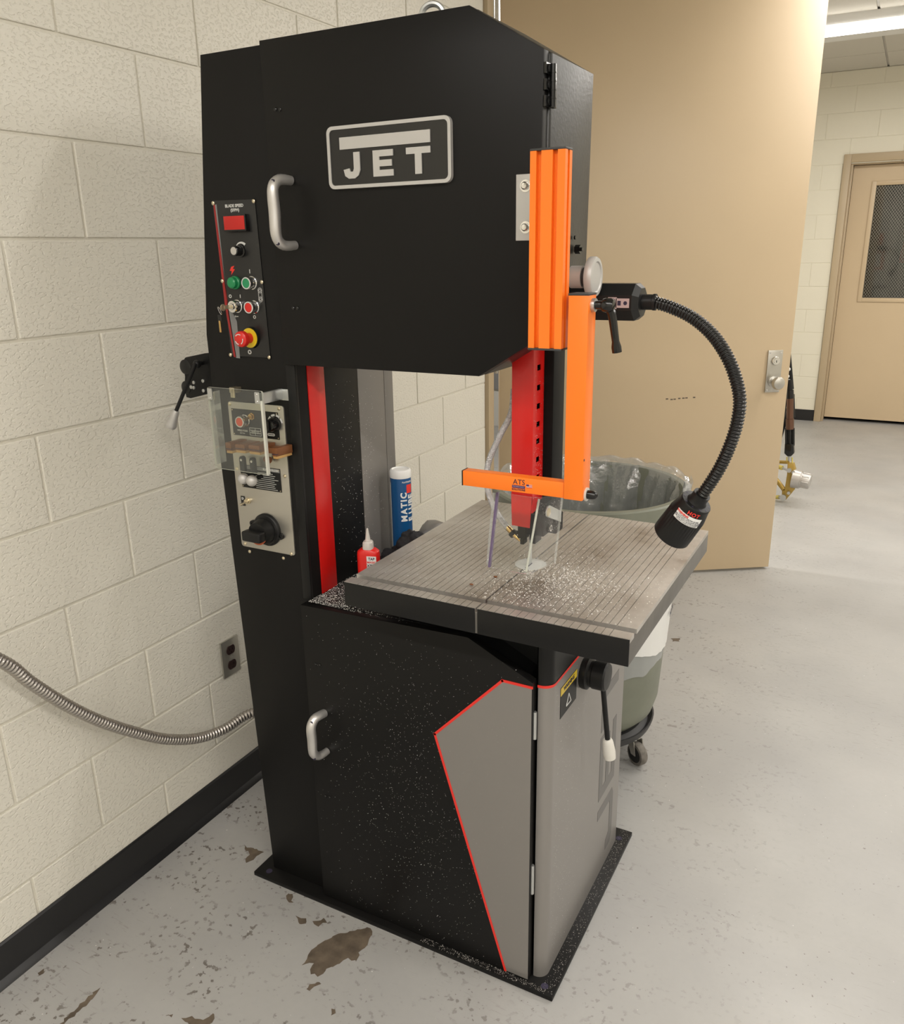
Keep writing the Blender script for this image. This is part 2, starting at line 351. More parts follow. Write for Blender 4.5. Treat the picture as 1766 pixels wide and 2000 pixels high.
# left wall of painted blocks
BL, BH = .4064, .2032
wl = BM().box(-.2, -.0038, -4.2, 3.345, 0, CE).obj('wall_left', 'mortar', kind='structure', base=(-.1, 1, 0))
def block_mesh(L, H=BH, T=.03, j=.0030, ax=0):
    b = BM(); j = .003 if ax == 0 else .0016
    if ax == 0: b.box(-T, 0, -L/2+j, L/2-j, -H/2+j, H/2-j, .0022, 2)
    else: b.box(-L/2+j, L/2-j, 0, T, -H/2+j, H/2-j, .0022, 2)
    me = bpy.data.meshes.new('block'); b.b.to_mesh(me); b.b.free(); return me
cache = {}
def block(parent, ax, mid, z, L, m, H=BH, plane=0.):
    key = (ax, round(L, 3), m, round(H, 3))
    if key not in cache: cache[key] = block_mesh(L, H, ax=ax); cache[key].materials.append(M[m])
    o = bpy.data.objects.new('block', cache[key]); COL.objects.link(o)
    off = random.uniform(-.0006, .0006)
    loc = Vector((plane+off, mid, z)) if ax == 0 else Vector((mid, plane+off, z)); ORG[o] = loc; o.parent = parent; o.location = loc-ORG[parent]
for c in range(15):
    z0 = c*BH; z1 = min(z0+BH, CE)
    y = (1.12 if c % 2 else .917) - BL*3
    while y < 3.345:
        a, b_ = y, min(y+BL, 3.345)
        if b_ > .35 and b_-a > .03: block(wl, 0, (a+b_)/2, (z0+z1)/2, b_-a, 'wall', z1-z0)
        y += BL
BM().prism([(0, 0), (.012, 0), (.016, .004), (.007, .014), (.006, .098), (.003, .102), (0, .102)], 1, -4.2, 3.345).obj('baseboard_left', 'base', kind='structure') if False else None
bb = BM(); prof = [(0, 0), (.022, 0), (.018, .006), (.008, .016), (.0065, .098), (.003, .102), (0, .102)]
bb.prism(prof, 1, -4.2, 3.345).obj('baseboard_left', 'base', kind='structure')
# the opening in the left wall with its frame, and the wall beyond it
fr = BM().box(-.21, .018, 3.345, 3.40, 0, 2.76, .003).box(-.21, .018, 4.80, 4.855, 0, 2.76, .003).box(-.21, .018, 3.345, 4.855, 2.705, 2.76, .003).obj('door_1', 'tanf', kind='structure')
BM().box(-.16, -.03, 3.40, 3.416, 0, 2.70).obj('door_stop', 'tanf', fr)
BM().box(-.2, -.001, 4.855, 8.75, 0, CE).box(-.2, -.001, 3.345, 4.855, 2.76, CE).obj('wall_left', 'wall', kind='structure')
BM().box(-.001, .007, 4.855, 8.34, 0, .102).obj('baseboard_left', 'base', kind='structure')
BM().box(-2.6, -2.5, 1.5, 7, 0, CE).obj('wall_corridor', 'corridor', kind='structure')
BM().box(-2.6, -.2, 1.5, 7, -.12, 0).obj('floor', 'floor', kind='structure')
BM().box(-2.6, -.2, 1.5, 7, CE, CE+.1).obj('ceiling', 'corridor', kind='structure')
# the open tan door leaf
hx, hy = .0167, 3.4639; dv = Vector((.307, .204, 0)).normalized(); dl = 1.392; nv = Vector((dv.y, -dv.x, 0))
def dpt(u, v, z): return Vector((hx, hy, 0))+dv*u+nv*v+Vector((0, 0, z))
def dbox(bm, u0, u1, v0, v1, z0, z1, bev=0):
    n0 = len(bm.b.verts); bm.box(u0, u1, v0, v1, z0, z1, bev)
    bm.b.verts.ensure_lookup_table()
    for v in bm.b.verts[n0:]: v.co = dpt(v.co.x, v.co.y, v.co.z)
    return bm
leaf = dbox(BM(), 0, dl, -.044, 0, .014, 2.695, .0015).obj('door_2', 'tan', kind='structure')
for zc in (.35, 1.10, 1.87, 2.52):
    hb = BM().cyl((hx-.012, hy-.012, zc-.056), (hx-.012, hy-.012, zc+.056), .007, 10)
    for k in (-.02, .02): hb.cyl((hx-.012, hy-.012, zc+k-.0008), (hx-.012, hy-.012, zc+k+.0008), .0078, 10)
    hb.obj('hinge', 'steel', leaf)
# knob and escutcheon plate on the leaf
def leaf_pt(px, py):
    d = fw + rt*((px-883)/F_PX) - up*((py-1000)/F_PX); o = Vector((CX, 0, CH)); q = Vector((hx, hy, 0))
    return o + d*((q-o).dot(nv)/d.dot(nv))
a = leaf_pt(1503, 684); b = leaf_pt(1509, 765); uc = ((leaf_pt(1511, 724)-Vector((hx, hy, 0))).dot(dv)); zt, zb = a.z, b.z-.002; hw = .036
esc = dbox(BM(), uc-hw, uc+hw, 0, .007, zb, zt, .002).obj('lock_plate', 'steel', leaf, label='brushed steel lock plate')
kp = leaf_pt(1508, 745); ku = (kp-Vector((hx, hy, 0))).dot(dv)
BM().lathe([(.026, 0), (.026, .008), (.013, .012), (.012, .030), (.022, .036), (.030, .046), (.031, .058), (.026, .067), (.012, .072), (.001, .073)], dpt(uc, .006, kp.z), nv, 24).obj('door_knob', 'steel', esc)
lp = leaf_pt(1513, 704)
BM().lathe([(.020, 0), (.020, .010), (.018, .013), (.013, .013), (.012, .015), (.0005, .015)], dpt(uc, .006, lp.z), nv, 24).obj('lock_cylinder', 'chrome', esc)
dbox(BM(), uc-.0015, uc+.0015, .02, .0215, lp.z-.008, lp.z+.003).obj('keyhole', 'blackg', esc)
sb = BM()
for su in (-1, 1):
    for sz in (zb+.012, zt-.012): sb = BM().lathe([(.0045, 0), (.004, .002), (.0005, .0028)], dpt(uc+su*.027, .007, sz), nv, 8); sb.obj('screw', 'chrome', esc)
for px, py in ((1303, 779), (1312, 780), (1318, 779.5), (1327, 778), (1335, 777.5), (1341, 777), (1356, 776)):
    q = leaf_pt(px, py); u = (q-Vector((hx, hy, 0))).dot(dv); dbox(BM(), u-.006, u+.006, 0, .0004, q.z-.0035, q.z+.0025).obj('chipped_mark', 'bare', leaf)
# far wall
wf = BM().box(-.2, .985, FARY+.003, FARY+.2, 0, CE).box(2.40, 6.6, FARY+.003, FARY+.2, 0, CE).box(.985, 2.40, FARY+.003, FARY+.2, 2.315, CE).obj('wall_far', 'wall2', kind='structure', base=(3, FARY+.1, 0))
for c in range(15):
    z0 = c*BH; z1 = min(z0+BH, CE); zz0 = z0
    x = (0.62 if c % 2 else .82)-BL*2
    lim = .985 if z1 < 2.33 else 2.3
    while x < lim:
        a, b_ = x, min(x+BL, lim)
        if b_ > .35 and b_-a > .03: block(wf, 1, (a+b_)/2, (z0+z1)/2, b_-a, 'wall2', z1-z0, FARY)
        x += BL
BM().box(0, .985, FARY-.008, FARY, 0, .102).obj('baseboard_far', 'base', kind='structure')
df = BM().box(.988, 1.048, FARY-.02, FARY+.21, 0, 2.312, .003).box(2.33, 2.39, FARY-.02, FARY+.21, 0, 2.312, .003).box(1.048, 2.33, FARY-.02, FARY+.21, 2.245, 2.312, .003).obj('door_3', 'tanf', kind='structure')
BM().box(1.048, 1.066, FARY+.02, FARY+.10, 0, 2.232, .002).box(1.048, 2.33, FARY+.02, FARY+.10, 2.228, 2.246, .002).obj('door_stop', 'tanf', df)
fd = FARY+.10
dfl = BM().box(1.068, 1.262, fd, fd+.045, .03, 2.225).box(1.95, 2.325, fd, fd+.045, .03, 2.225).box(1.262, 1.95, fd, fd+.045, 2.058, 2.225).box(1.262, 1.95, fd, fd+.045, .03, 1.12).obj('door_leaf', 'tan', df)
BM().box(1.225, 1.262, fd-.010, fd, 1.085, 2.092, .002).box(1.95, 1.987, fd-.010, fd, 1.085, 2.092, .002).box(1.262, 1.95, fd-.010, fd, 2.058, 2.092, .002).box(1.262, 1.95, fd-.010, fd, 1.085, 1.12, .002).obj('glazing_bead', 'tan', dfl)
BM().box(1.262, 1.95, fd+.018, fd+.024, 1.12, 2.058).obj('window_pane', 'glass', dfl)
wb = BM()
for k in range(-40, 60):
    for sg in (1, -1):
        # diagonal wires clipped to the pane
        c0 = 1.262+k*.0225; pts = []
        za, zb_ = 1.12, 2.058
        xa = c0; xb = c0+sg*(zb_-za)*.75
        ts = [0, 1]
        def clip(xa, xb):
            t0, t1 = 0., 1.; d = xb-xa
            for lim_, s_ in ((1.262, 1), (1.95, -1)):
                f0 = s_*(xa-lim_); f1 = s_*(xb-lim_)
                if f0 < 0 and f1 < 0: return None
                if f0 < 0: t0 = max(t0, f0/(f0-f1))
                elif f1 < 0: t1 = min(t1, f0/(f0-f1))
            return (t0, t1) if t1 > t0+.01 else None
        r_ = clip(xa, xb)
        if r_: wb.cyl((xa+(xb-xa)*r_[0], fd+.0165, za+(zb_-za)*r_[0]), (xa+(xb-xa)*r_[1], fd+.0165, za+(zb_-za)*r_[1]), .0011, 3)
wb.obj('safety_wire', 'wire', dfl, kind='stuff')
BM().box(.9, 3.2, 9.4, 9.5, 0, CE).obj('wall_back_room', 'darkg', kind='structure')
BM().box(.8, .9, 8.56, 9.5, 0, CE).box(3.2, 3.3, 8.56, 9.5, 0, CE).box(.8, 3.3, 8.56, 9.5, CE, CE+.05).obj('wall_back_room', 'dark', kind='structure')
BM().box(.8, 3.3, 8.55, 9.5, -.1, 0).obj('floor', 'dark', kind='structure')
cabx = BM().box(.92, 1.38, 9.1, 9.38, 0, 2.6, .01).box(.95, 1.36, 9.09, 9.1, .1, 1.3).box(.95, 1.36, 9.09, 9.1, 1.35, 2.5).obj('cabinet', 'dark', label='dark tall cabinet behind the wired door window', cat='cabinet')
hr = thing('hose_rack', 'dark hose and red bracket hanging in the room behind wired glass', 'hose', (1.60, 9.30, .9))
BM().box(1.50, 1.56, 9.26, 9.38, 1.96, 2.25, .01).obj('red_bracket', 'red', hr)
BM().tube([(1.52, 9.3, 1.9), (1.50, 9.28, 1.6), (1.46, 9.28, 1.35), (1.52, 9.28, 1.05), (1.60, 9.28, 1.25), (1.62, 9.28, 1.5), (1.56, 9.28, 1.66)], .045, 10, step=.05).obj('hose_loop', 'blackp', hr)
BM().box(1.50, 1.59, 9.24, 9.36, 1.40, 1.72, .01).obj('red_reel', 'red', hr)
# ceiling and its tiles, walls behind and right of the camera
cl = BM().box(-.2, 6.6, -4.2, 8.75, CE+.012, CE+.12).obj('ceiling', 'grid', kind='structure', base=(3, 3, CE))
tile = BM().box(-.602, .602, -.297, .297, -.004, .010, .002).b; tm = bpy.data.meshes.new('ceiling_tile'); tile.to_mesh(tm); tile.free(); tm.materials.append(M['ceil'])
for i in range(6):
    for j in range(21):
        x = .02+.61+i*1.22; y = FARY-.30-j*.61
        if x > 6.5 or y < -4.1: continue
        o = bpy.data.objects.new('ceiling_tile', tm); COL.objects.link(o); o.parent = cl; ORG[o] = Vector((x, y, CE+.004)); o.location = ORG[o]-ORG[cl]
BM().box(6.5, 6.7, -4.2, 8.75, 0, CE).obj('wall_right', 'wall', kind='structure')
BM().box(-.2, 6.7, -4.4, -4.2, 0, CE).obj('wall_behind', 'wall', kind='structure')
# ceiling strip fixtures
names = ['white ceiling strip light beyond the tan door', 'white ceiling strip light above the open door', 'white ceiling strip light to the right of the saw', 'white ceiling strip light just above the camera', 'white ceiling strip light behind the camera']
for (y, x0, x1, wt), lb in zip(LIGHT_ROWS, names):
    t = thing('ceiling_light', lb, 'ceiling light', ((x0+x1)/2, y, CE))
    BM().prism([(y-.05, CE), (y-.045, 2.90), (y+.05, 2.875), (y+.42, 2.90), (y+.45, CE)], 0, x0, x1).obj('housing', 'white', t)
    BM().prism([(y-.05, 2.905), (y-.046, 2.868), (y-.03, 2.856), (y+.03, 2.856), (y+.046, 2.868), (y+.05, 2.905)], 0, x0+.01, x1-.01).obj('lens', 'lens', t)
    BM().box(x0, x1, y+.052, y+.058, 2.862, 2.90).obj('trim_strip', 'greyc', t)

# outlet on the wall
ot = thing('wall_outlet', 'steel plate power outlet with brown sockets on the block wall', 'outlet', (0, 1.6155, .40))
BM().box(.0, .006, 1.580, 1.651, .396, .512, .002).obj('cover_plate', 'plate', ot)
for zc in (.478, .430):
    s_ = BM().prism([(1.6155+.0165*math.cos(a)*1.0, zc+max(-.0135, min(.0135, .0175*math.sin(a)))) for a in [k*PI/12 for k in range(24)]], 0, .005, .009).obj('socket', 'socket', ot)
    for dy in (-.006, .006): BM().box(.009, .0094, 1.6155+dy-.001, 1.6155+dy+.001, zc-.001, zc+.006).obj('slot', 'blackg', s_)
    BM().cyl((.009, 1.6155, zc-.007), (.0094, 1.6155, zc-.007), .002, 8).obj('slot', 'blackg', s_)
BM().lathe([(.003, 0), (.0025, .001), (.0003, .0014)], (.006, 1.6155, .454), (1, 0, 0), 8).obj('screw', 'chrome', ot)
# flexible conduit swooping to the saw
cp = [Vector((.16, .40, 1.18)), Vector((.13, .72, .965)), P(0, 1290, 0, .11), P(60, 1333, 0, .10), P(130, 1377, 0, .09), P(200, 1410, 0, .085), P(270, 1432, 0, .085), P(330, 1444, 0, .085), P(390, 1441, 0, .09), P(440, 1423, 0, .10), P(490, 1393, 0, .12), Vector((.2, 1.66, .33)), Vector((.31, 1.66, .36))]
BM().tube(cp, .013, 14, rfn=lambda d: .0128+.0016*math.sin(d*2*PI/.0098), step=.0014).obj('flexible_conduit', 'conduit', ang=3, label='coiled metal flexible conduit drooping along the block wall', cat='conduit')

# ============================================================ THE BAND SAW
S = thing('band_saw', 'tall black and grey upright metal band saw with slotted table', 'band saw', (.72, 1.62, 0))
def part(bm, name, m, parent=None, **k): return bm.obj(name, m, parent or S, **k)
bp_ = part(BM().box(.287, 1.140, 1.335, 1.946, 0, .012, .0015), 'base_plate', 'black')
for hx_, hy_ in ((.323, 1.355), (1.114, 1.356), (1.114, 1.904)): BM().cyl((hx_, hy_, .0115), (hx_, hy_, .0124), .0085, 16).obj('bolt_hole', 'ink', bp_)
column = part(BM().prism([(.325, .012), (.286, 1.13), (.283, 1.42), (.343, 1.963), (.52, 1.963), (.52, .012)], 1, 1.372, 1.60, .0015), 'column', 'black')
part(BM().box(.498, .5215, 1.3705, 1.378, .832, 1.366, .001), 'column_edge', 'blackm')
part(BM().box(.5195, .5225, 1.412, 1.470, .832, 1.366, .0008), 'red_stripe', 'red', label='red painted stripe down the throat')
rc = part(BM().prism([(.30, .83), (.30, 1.96), (.519, 1.96), (.519, .83)], 1, 1.602, 1.714, .001), 'rear_cover', 'greyc', label='grey rear column cover')
BM().prism([(.30, .83), (.30, 1.96), (.5185, 1.96), (.5185, .83)], 1, 1.716, 1.755, .001).obj('cover_flange', 'greyc', rc)
# upper wheel housing and its door
hp = [(.5205, 1.366), (.957, 1.366), (1.076, 1.440), (1.080, 1.887), (.946, 1.9665), (.5205, 1.9665)]
uh = part(BM().prism(hp, 1, 1.383, 1.592, .006, 3), 'upper_housing', 'blackh')
ud = part(BM().prism([(.5035, 1.3665), (.957, 1.3665), (1.073, 1.437), (1.076, 1.889), (.944, 1.967), (.5035, 1.967)], 1, 1.360, 1.381, .0015), 'upper_door', 'black')
ey = BM(); ec = P(845, 28, 1, 1.49)
ey.tube([Vector((ec.x+.020*math.cos(a), 1.49+.006*math.cos(a), 1.995+.020*math.sin(a))) for a in [k*PI/12 for k in range(25)]], .0055, 8).cyl((ec.x, 1.49, 1.966), (ec.x, 1.49, 1.978), .014, 14).obj('lifting_eye', 'zinc', uh)
# hinge leaves up the right side of the housing
hz = P(1078, 125, 0, 1.081).z; hz2 = P(1078, 210, 0, 1.081).z
hg = BM().cyl((1.084, 1.382, hz2), (1.084, 1.382, hz), .005, 10)
hg.box(1.0795, 1.083, 1.385, 1.400, hz2, hz2+(hz-hz2)*.99, .0005)
for k in range(1, 5): hg.cyl((1.084, 1.382, hz2+(hz-hz2)*k/5-.0008), (1.084, 1.382, hz2+(hz-hz2)*k/5+.0008), .0058, 10)
for k in (.12, .5, .88): hg.cyl((1.082, 1.372, hz2+(hz-hz2)*k), (1.0785, 1.372, hz2+(hz-hz2)*k), .006, 8).box(1.076, 1.080, 1.362, 1.38, hz2+(hz-hz2)*k-.008, hz2+(hz-hz2)*k+.008)
hg.obj('hinge', 'blackg', uh)
q = P(1127, 487, 0, 1.083); BM().cyl((1.08, q.y, q.z), (1.09, q.y, q.z), .008, 6).cyl((1.09, q.y, q.z), (1.094, q.y, q.z), .0035, 8).obj('bolt', 'blackg', uh)
q = P(1125, 464, 0, 1.083); BM().cyl((1.08, q.y, q.z), (1.083, q.y, q.z), .0035, 8).obj('bolt', 'blackg', uh)
def dhandle(parent, x, y, z0, z1, off=.045, dx=-.004):
    pts = [Vector((x+.003, y, z0)), Vector((x, y-.018, z0-.001)), Vector((x+dx, y-off+.012, z0+.002)), Vector((x+dx*1.5, y-off, z0+.018)), Vector((x+dx*1.5, y-off, (z0+z1)/2)), Vector((x+dx*1.5, y-off, z1-.018)), Vector((x+dx, y-off+.012, z1-.002)), Vector((x, y-.018, z1+.001)), Vector((x+.003, y, z1))]
    h = BM().tube(pts, .0095, 14, step=.004, rfn=lambda d: .0085+.0030*math.sin(min(1, d/.20)*PI)).obj('handle', 'alu', parent, label='satin aluminium pull handle')
    for zz in (z0+.004, z1-.004): BM().cyl((x+dx*.6, y-off+.004, zz), (x+dx*.6, y-off-.0035, zz), .0042, 10).obj('screw_recess', 'ink', h)
ha = P(565, 353, 1, 1.36); hb_ = P(576, 479, 1, 1.36); dhandle(ud, (ha.x+hb_.x)/2, 1.36, hb_.z, ha.z)
def dome(bm, c, ax=(0, -1, 0), r=.004, h=.0025): return bm.lathe([(r, 0), (r*.92, h*.5), (r*.6, h*.9), (r*.05, h)], c, ax, 10)
for px, py in ((538, 214), (547, 214), (573, 602), (581.5, 602)): q = P(px, py, 1, 1.36); dome(BM(), q, r=.0038).obj('bolt', 'blackg', ud)
# raised badge on the upper door
c = [P(640, 248, 1, 1.358), P(882, 226, 1, 1.358), P(886, 357, 1, 1.358), P(648, 370, 1, 1.358)]
bx0, bx1 = (c[0].x+c[3].x)/2, (c[1].x+c[2].x)/2; bz0, bz1 = (c[2].z+c[3].z)/2, (c[0].z+c[1].z)/2; bw, bh = bx1-bx0, bz1-bz0
badge = BM().m(0).prism(rrect(bx0+.004, bx1-.004, bz0+.004, bz1-.004, .010), 1, 1.3535, 1.360).obj('badge', ['blackg'], ud, label='raised badge lettered in silver capitals')
o_ = rrect(bx0, bx1, bz0, bz1, .012); i_ = rrect(bx0+.006, bx1-.006, bz0+.006, bz1-.006, .008)
fb = BM(); n = len(o_)
rings = [[fb.b.verts.new((p[0], yy, p[1])) for p in pl] for pl, yy in ((o_, 1.360), (o_, 1.3515), (i_, 1.3515), (i_, 1.360))]
for A, B in zip(rings, rings[1:]+rings[:1]):
    for k in range(n): fb.b.faces.new((A[k], A[(k+1) % n], B[(k+1) % n], B[k]))
fb.obj('badge_frame', 'badge', badge)
def bu(u): return bx0+u*bw
def bv(v): return bz1-v*bh
Y0, Y1 = 1.3510, 1.3536
BM().box(bu(.11), bu(.845), Y0, Y1, bv(.375), bv(.185)).obj('letter_bar', 'badge', badge)
jx0, jx1, tw = bu(.135), bu(.275), bw*.052
jpts = [(jx1-tw, bv(.43)), (jx1, bv(.43)), (jx1, bv(.72)), (jx1-.004, bv(.80)), (jx1-.012, bv(.845)), (jx0+.011, bv(.845)), (jx0+.003, bv(.80)), (jx0, bv(.70)), (jx0+tw*.95, bv(.68)), (jx0+tw*1.1, bv(.735)), (jx1-tw*1.15, bv(.735)), (jx1-tw, bv(.69))]
BM().prism(jpts, 1, Y0, Y1).obj('letter', 'badge', badge, smooth=False)
ex0, ex1 = bu(.385), bu(.55); et = bh*.10
BM().prism([(ex0, bv(.84)), (ex1, bv(.84)), (ex1, bv(.84)+et), (ex0+tw, bv(.84)+et), (ex0+tw, bv(.635)-et/2), (ex1-.003, bv(.635)-et/2), (ex1-.003, bv(.635)+et/2), (ex0+tw, bv(.635)+et/2), (ex0+tw, bv(.43)-et), (ex1, bv(.43)-et), (ex1, bv(.43)), (ex0, bv(.43))], 1, Y0, Y1).obj('letter', 'badge', badge, smooth=False)
tx0, tx1 = bu(.655), bu(.845); tm_ = (tx0+tx1)/2
BM().prism([(tx0, bv(.43)), (tx0, bv(.43)-et), (tm_-tw/2, bv(.43)-et), (tm_-tw/2, bv(.84)), (tm_+tw/2, bv(.84)), (tm_+tw/2, bv(.43)-et), (tx1, bv(.43)-et), (tx1, bv(.43))], 1, Y0, Y1).obj('letter', 'badge', badge, smooth=False)

# lower cabinet, door, corner post
cab = part(BM().prism([(.325, .012), (1.060, .012), (1.060, .770), (.936, .832), (.322, .832)], 1, 1.3755, 1.885, .001), 'lower_cabinet', 'blackm')
ld_ = part(BM().prism([(.5055, .0145), (1.0755, .0145), (1.0755, .767), (.932, .836), (.5035, .824)], 1, 1.352, 1.3735, .0012), 'lower_door', 'black')
ycl = 1.352
def pl(px, py, y=ycl): v = P(px, py, 1, y); return (v.x, v.z)
rA, rB, rC, rD = (1.0745, .757), (1.010, .757), (.849, .587), (1.019, .016)
BM().prism([rA, rB, rC, rD, (1.0745, .016)], 1, 1.3512, 1.353).obj('grey_panel', 'grey', ld_, label='grey painted corner field')
lb = BM(); lw_ = .0055
for a, b in ((rA, rB), (rB, rC), (rC, rD)):
    d = Vector((b[0]-a[0], b[1]-a[1])); d.normalize(); nn = Vector((-d.y, d.x))*lw_/2; e = d*lw_*.4
    lb.prism([(a[0]-e.x+nn.x, a[1]-e.y+nn.y), (b[0]+e.x+nn.x, b[1]+e.y+nn.y), (b[0]+e.x-nn.x, b[1]+e.y-nn.y), (a[0]-e.x-nn.x, a[1]-e.y-nn.y)], 1, 1.3506, 1.3528)
lb.obj('red_line', 'redl', ld_, smooth=False)
ha = P(630, 1394, 1, 1.352); hb_ = P(640, 1465, 1, 1.352); dhandle(ld_, (ha.x+hb_.x)/2, 1.352, hb_.z-.002, ha.z+.004, off=.042)
for px, py in ((617, 1297.5), (625, 1299), (636, 1555), (644, 1557)): q = P(px, py, 1, 1.352); dome(BM(), q, r=.0035).obj('bolt', 'blackg', ld_)
for pa, pb in ((1389, 1442), (1690, 1745)):
    za = P(1036, pa, 1, 1.36).z; zb_ = P(1036, pb, 1, 1.36).z
    BM().cyl((1.0775, 1.362, zb_), (1.0775, 1.362, za), .0042, 10).box(1.070, 1.0775, 1.359, 1.3605, zb_, za).obj('hinge', 'zinc', ld_, label='bare steel hinge')
def postp(x0, x1, y0, y1, r=.028, n=7):
    return [(x0, y0)]+[(x1-r+r*math.sin(k/n*PI/2), y0+r-r*math.cos(k/n*PI/2)) for k in range(n+1)]+[(x1, y1), (x0, y1)]
post = part(BM().prism(postp(1.080, 1.108, 1.371, 1.892, .024), 2, .012, .752), 'corner_post', 'grey', label='grey side panel with a rounded corner')
part(BM().prism(postp(1.080, 1.108, 1.371, 1.892, .024), 2, .752, .888), 'post_top', 'blackm')
sp_ = postp(1.079, 1.1090, 1.370, 1.56, .025); sb_ = BM(); A = [sb_.b.verts.new((p[0], p[1], .7495)) for p in sp_[:-1]]; B = [sb_.b.verts.new((p[0], p[1], .7555)) for p in sp_[:-1]]
for k in range(len(A)-1): sb_.b.faces.new((A[k], A[k+1], B[k+1], B[k]))
sb_.obj('red_line', 'redl', post)
# raised dark marks on the side panel, reading upward
yb, yt = 1.842, 1.715; XS = 1.1083
def mark(pts): BM().prism(pts, 0, XS-.0012, XS+.0004).obj('side_letter', 'grey2', post, smooth=False)
def yy(u): return yb+(yt-yb)*u     # u: 0 baseline .. 1 letter top
w_ = .030
mark([(yy(1), .225), (yy(1), .225-.028), (yy(.25), .225-.028), (yy(.2), .18), (yy(.2), .10), (yy(.4), .085), (yy(.4), .055), (yy(.1), .055), (yy(0), .075), (yy(0), .205), (yy(.08), .225)])
mark([(yy(0), .255), (yy(0), .44), (yy(.22), .44), (yy(.22), .285), (yy(.40), .285), (yy(.40), .42), (yy(.60), .42), (yy(.60), .285), (yy(.78), .285), (yy(.78), .44), (yy(1), .44), (yy(1), .255)])
mark([(yy(0), .54), (yy(0), .57), (yy(.78), .57), (yy(.78), .66), (yy(1), .66), (yy(1), .455), (yy(.78), .455), (yy(.78), .54)])
# warning label
wl_ = BM().box(XS-.001, XS+.0006, 1.424, 1.520, .655, .726).obj('warning_label', 'blackp', post, label='black and yellow warning label')
BM().box(XS, XS+.0009, 1.424, 1.520, .708, .726).obj('yellow_band', 'yellowl', wl_)
text('WARNING', .013, 'ink', wl_, (XS+.0012, 1.472, .717), (0, 1, 0), (0, 0, 1), .0003)
tr = [(1.472+.016*math.sin(a), .676+.016*math.cos(a)) for a in (0, 2*PI/3, 4*PI/3)]; tb = BM()
for a, b in zip(tr, tr[1:]+tr[:1]): tb.cyl((XS+.0008, *a), (XS+.0008, *b), .0011, 6)
tb.obj('warning_triangle', 'print', wl_)
# under the table: trunnion block
part(BM().prism([(.86, .82), (1.058, .77), (1.058, .898), (.83, .898)], 1, 1.42, 1.74, .003), 'trunnion', 'blackm')
part(BM().box(.64, 1.10, 1.50, 1.66, .875, .899, .003).box(.80, .86, 1.46, 1.70, .832, .88, .003), 'table_bracket', 'blackm')
tk = P(1152, 1312, 1, 1.50)
kx = 1.108; kc = Vector((kx, 1.60, .735))
knob = part(BM().lathe([(.035, 0), (.037, .005), (.037, .014), (.030, .018), (.030, .024), (.032, .026), (.032, .052), (.029, .056), (.010, .0575), (.001, .0575)], P(1140, 1312, 0, kx), (1, 0, 0), 28), 'tilt_knob', 'blackp')
kp0 = P(1140, 1312, 0, kx)
l0 = kp0+Vector((.045, 0, -.02)); l1 = P(1187, 1446, 0, kx+.055); l2 = P(1192, 1483, 0, kx+.062)
BM().cyl(l0, l1, .006, 12).obj('lever', 'blackp', knob)
dl_ = (l2-l1).normalized(); BM().lathe([(.0085, 0), (.011, .003), (.0125, .010), (.0145, (l2-l1).length*.7), (.0135, (l2-l1).length), (.001, (l2-l1).length+.002)], l1-dl_*.004, dl_, 18).obj('lever_grip', 'whitep', knob, label='ivory plastic lever grip')

# table with its rows of grooves
TZ = .950; tx0_, tx1_ = .697, 1.290; ty0, ty1 = 1.262, 1.896
def groove_profile(x0, x1, slit):
    pts = [(x0, TZ-.009)]
    if x0 < .72: pts = [(x0, TZ-.009)]
    pts.append((x0, TZ)); pitch = .01455; k = 0; x = .730
    while x < 1.268:
        if abs(x-.997) > .008: pts += [(x-.0007, TZ), (x-.0005, TZ-.0022), (x+.0005, TZ-.0022), (x+.0007, TZ)]
        elif slit: pts += [(x-.0019+(.997-x), TZ), (.997-.0019, TZ-.0085), (.997+.0019, TZ-.0085), (.997+.0019, TZ)]
        x += pitch
    pts += [(x1, TZ), (x1, TZ-.009)]; return pts
tbl = part(BM().m(0).box(tx0_, tx1_, ty0+.0005, ty1, .898, TZ-.0088, .001), 'table', ['ironside', 'black'], label='cast iron table with rows of fine grooves')
BM().box(tx0_-.0002, .9945, ty0-.0008, ty0+.003, .898, TZ-.001, .0006).box(.9995, tx1_+.0002, ty0-.0008, ty0+.003, .898, TZ-.001, .0006).obj('front_edge', 'blackm', tbl, label='black painted front edge')
BM().prism(groove_profile(tx0_, tx1_, True), 1, ty0+.0005, 1.2895).obj('front_strip', 'iron', tbl, smooth=False)
BM().prism(groove_profile(tx0_, tx1_, True), 1, 1.3065, ty1).obj('grooved_top', 'iron', tbl, smooth=False)
BM().lathe([(.0335, 0), (.0335, .0006), (.001, .0008)], (1.0, 1.515, TZ-.0001), (0, 0, 1), 36).obj('table_insert', mat('insert_grey', (.5, .5, .48), .6), tbl, label='round pale insert around the blade')
BM().box(.9985, 1.002, 1.488, 1.52, TZ+.0006, TZ+.0011).obj('blade_slot', 'ink', tbl)

# blade, guide post and red guard
part(BM().box(.9994, 1.0006, 1.505, 1.520, .90, 1.40), 'blade', 'zinc', label='thin steel saw blade')
gp = part(BM().box(.996, 1.044, 1.514, 1.574, 1.060, 1.45, .002), 'guide_post', 'blackd')
zb1 = 1.052
rg = BM().box(.979, .9805, 1.461, 1.512, 1.08, 1.46).box(.979, 1.024, 1.4595, 1.4612, 1.118, 1.46, .0006)
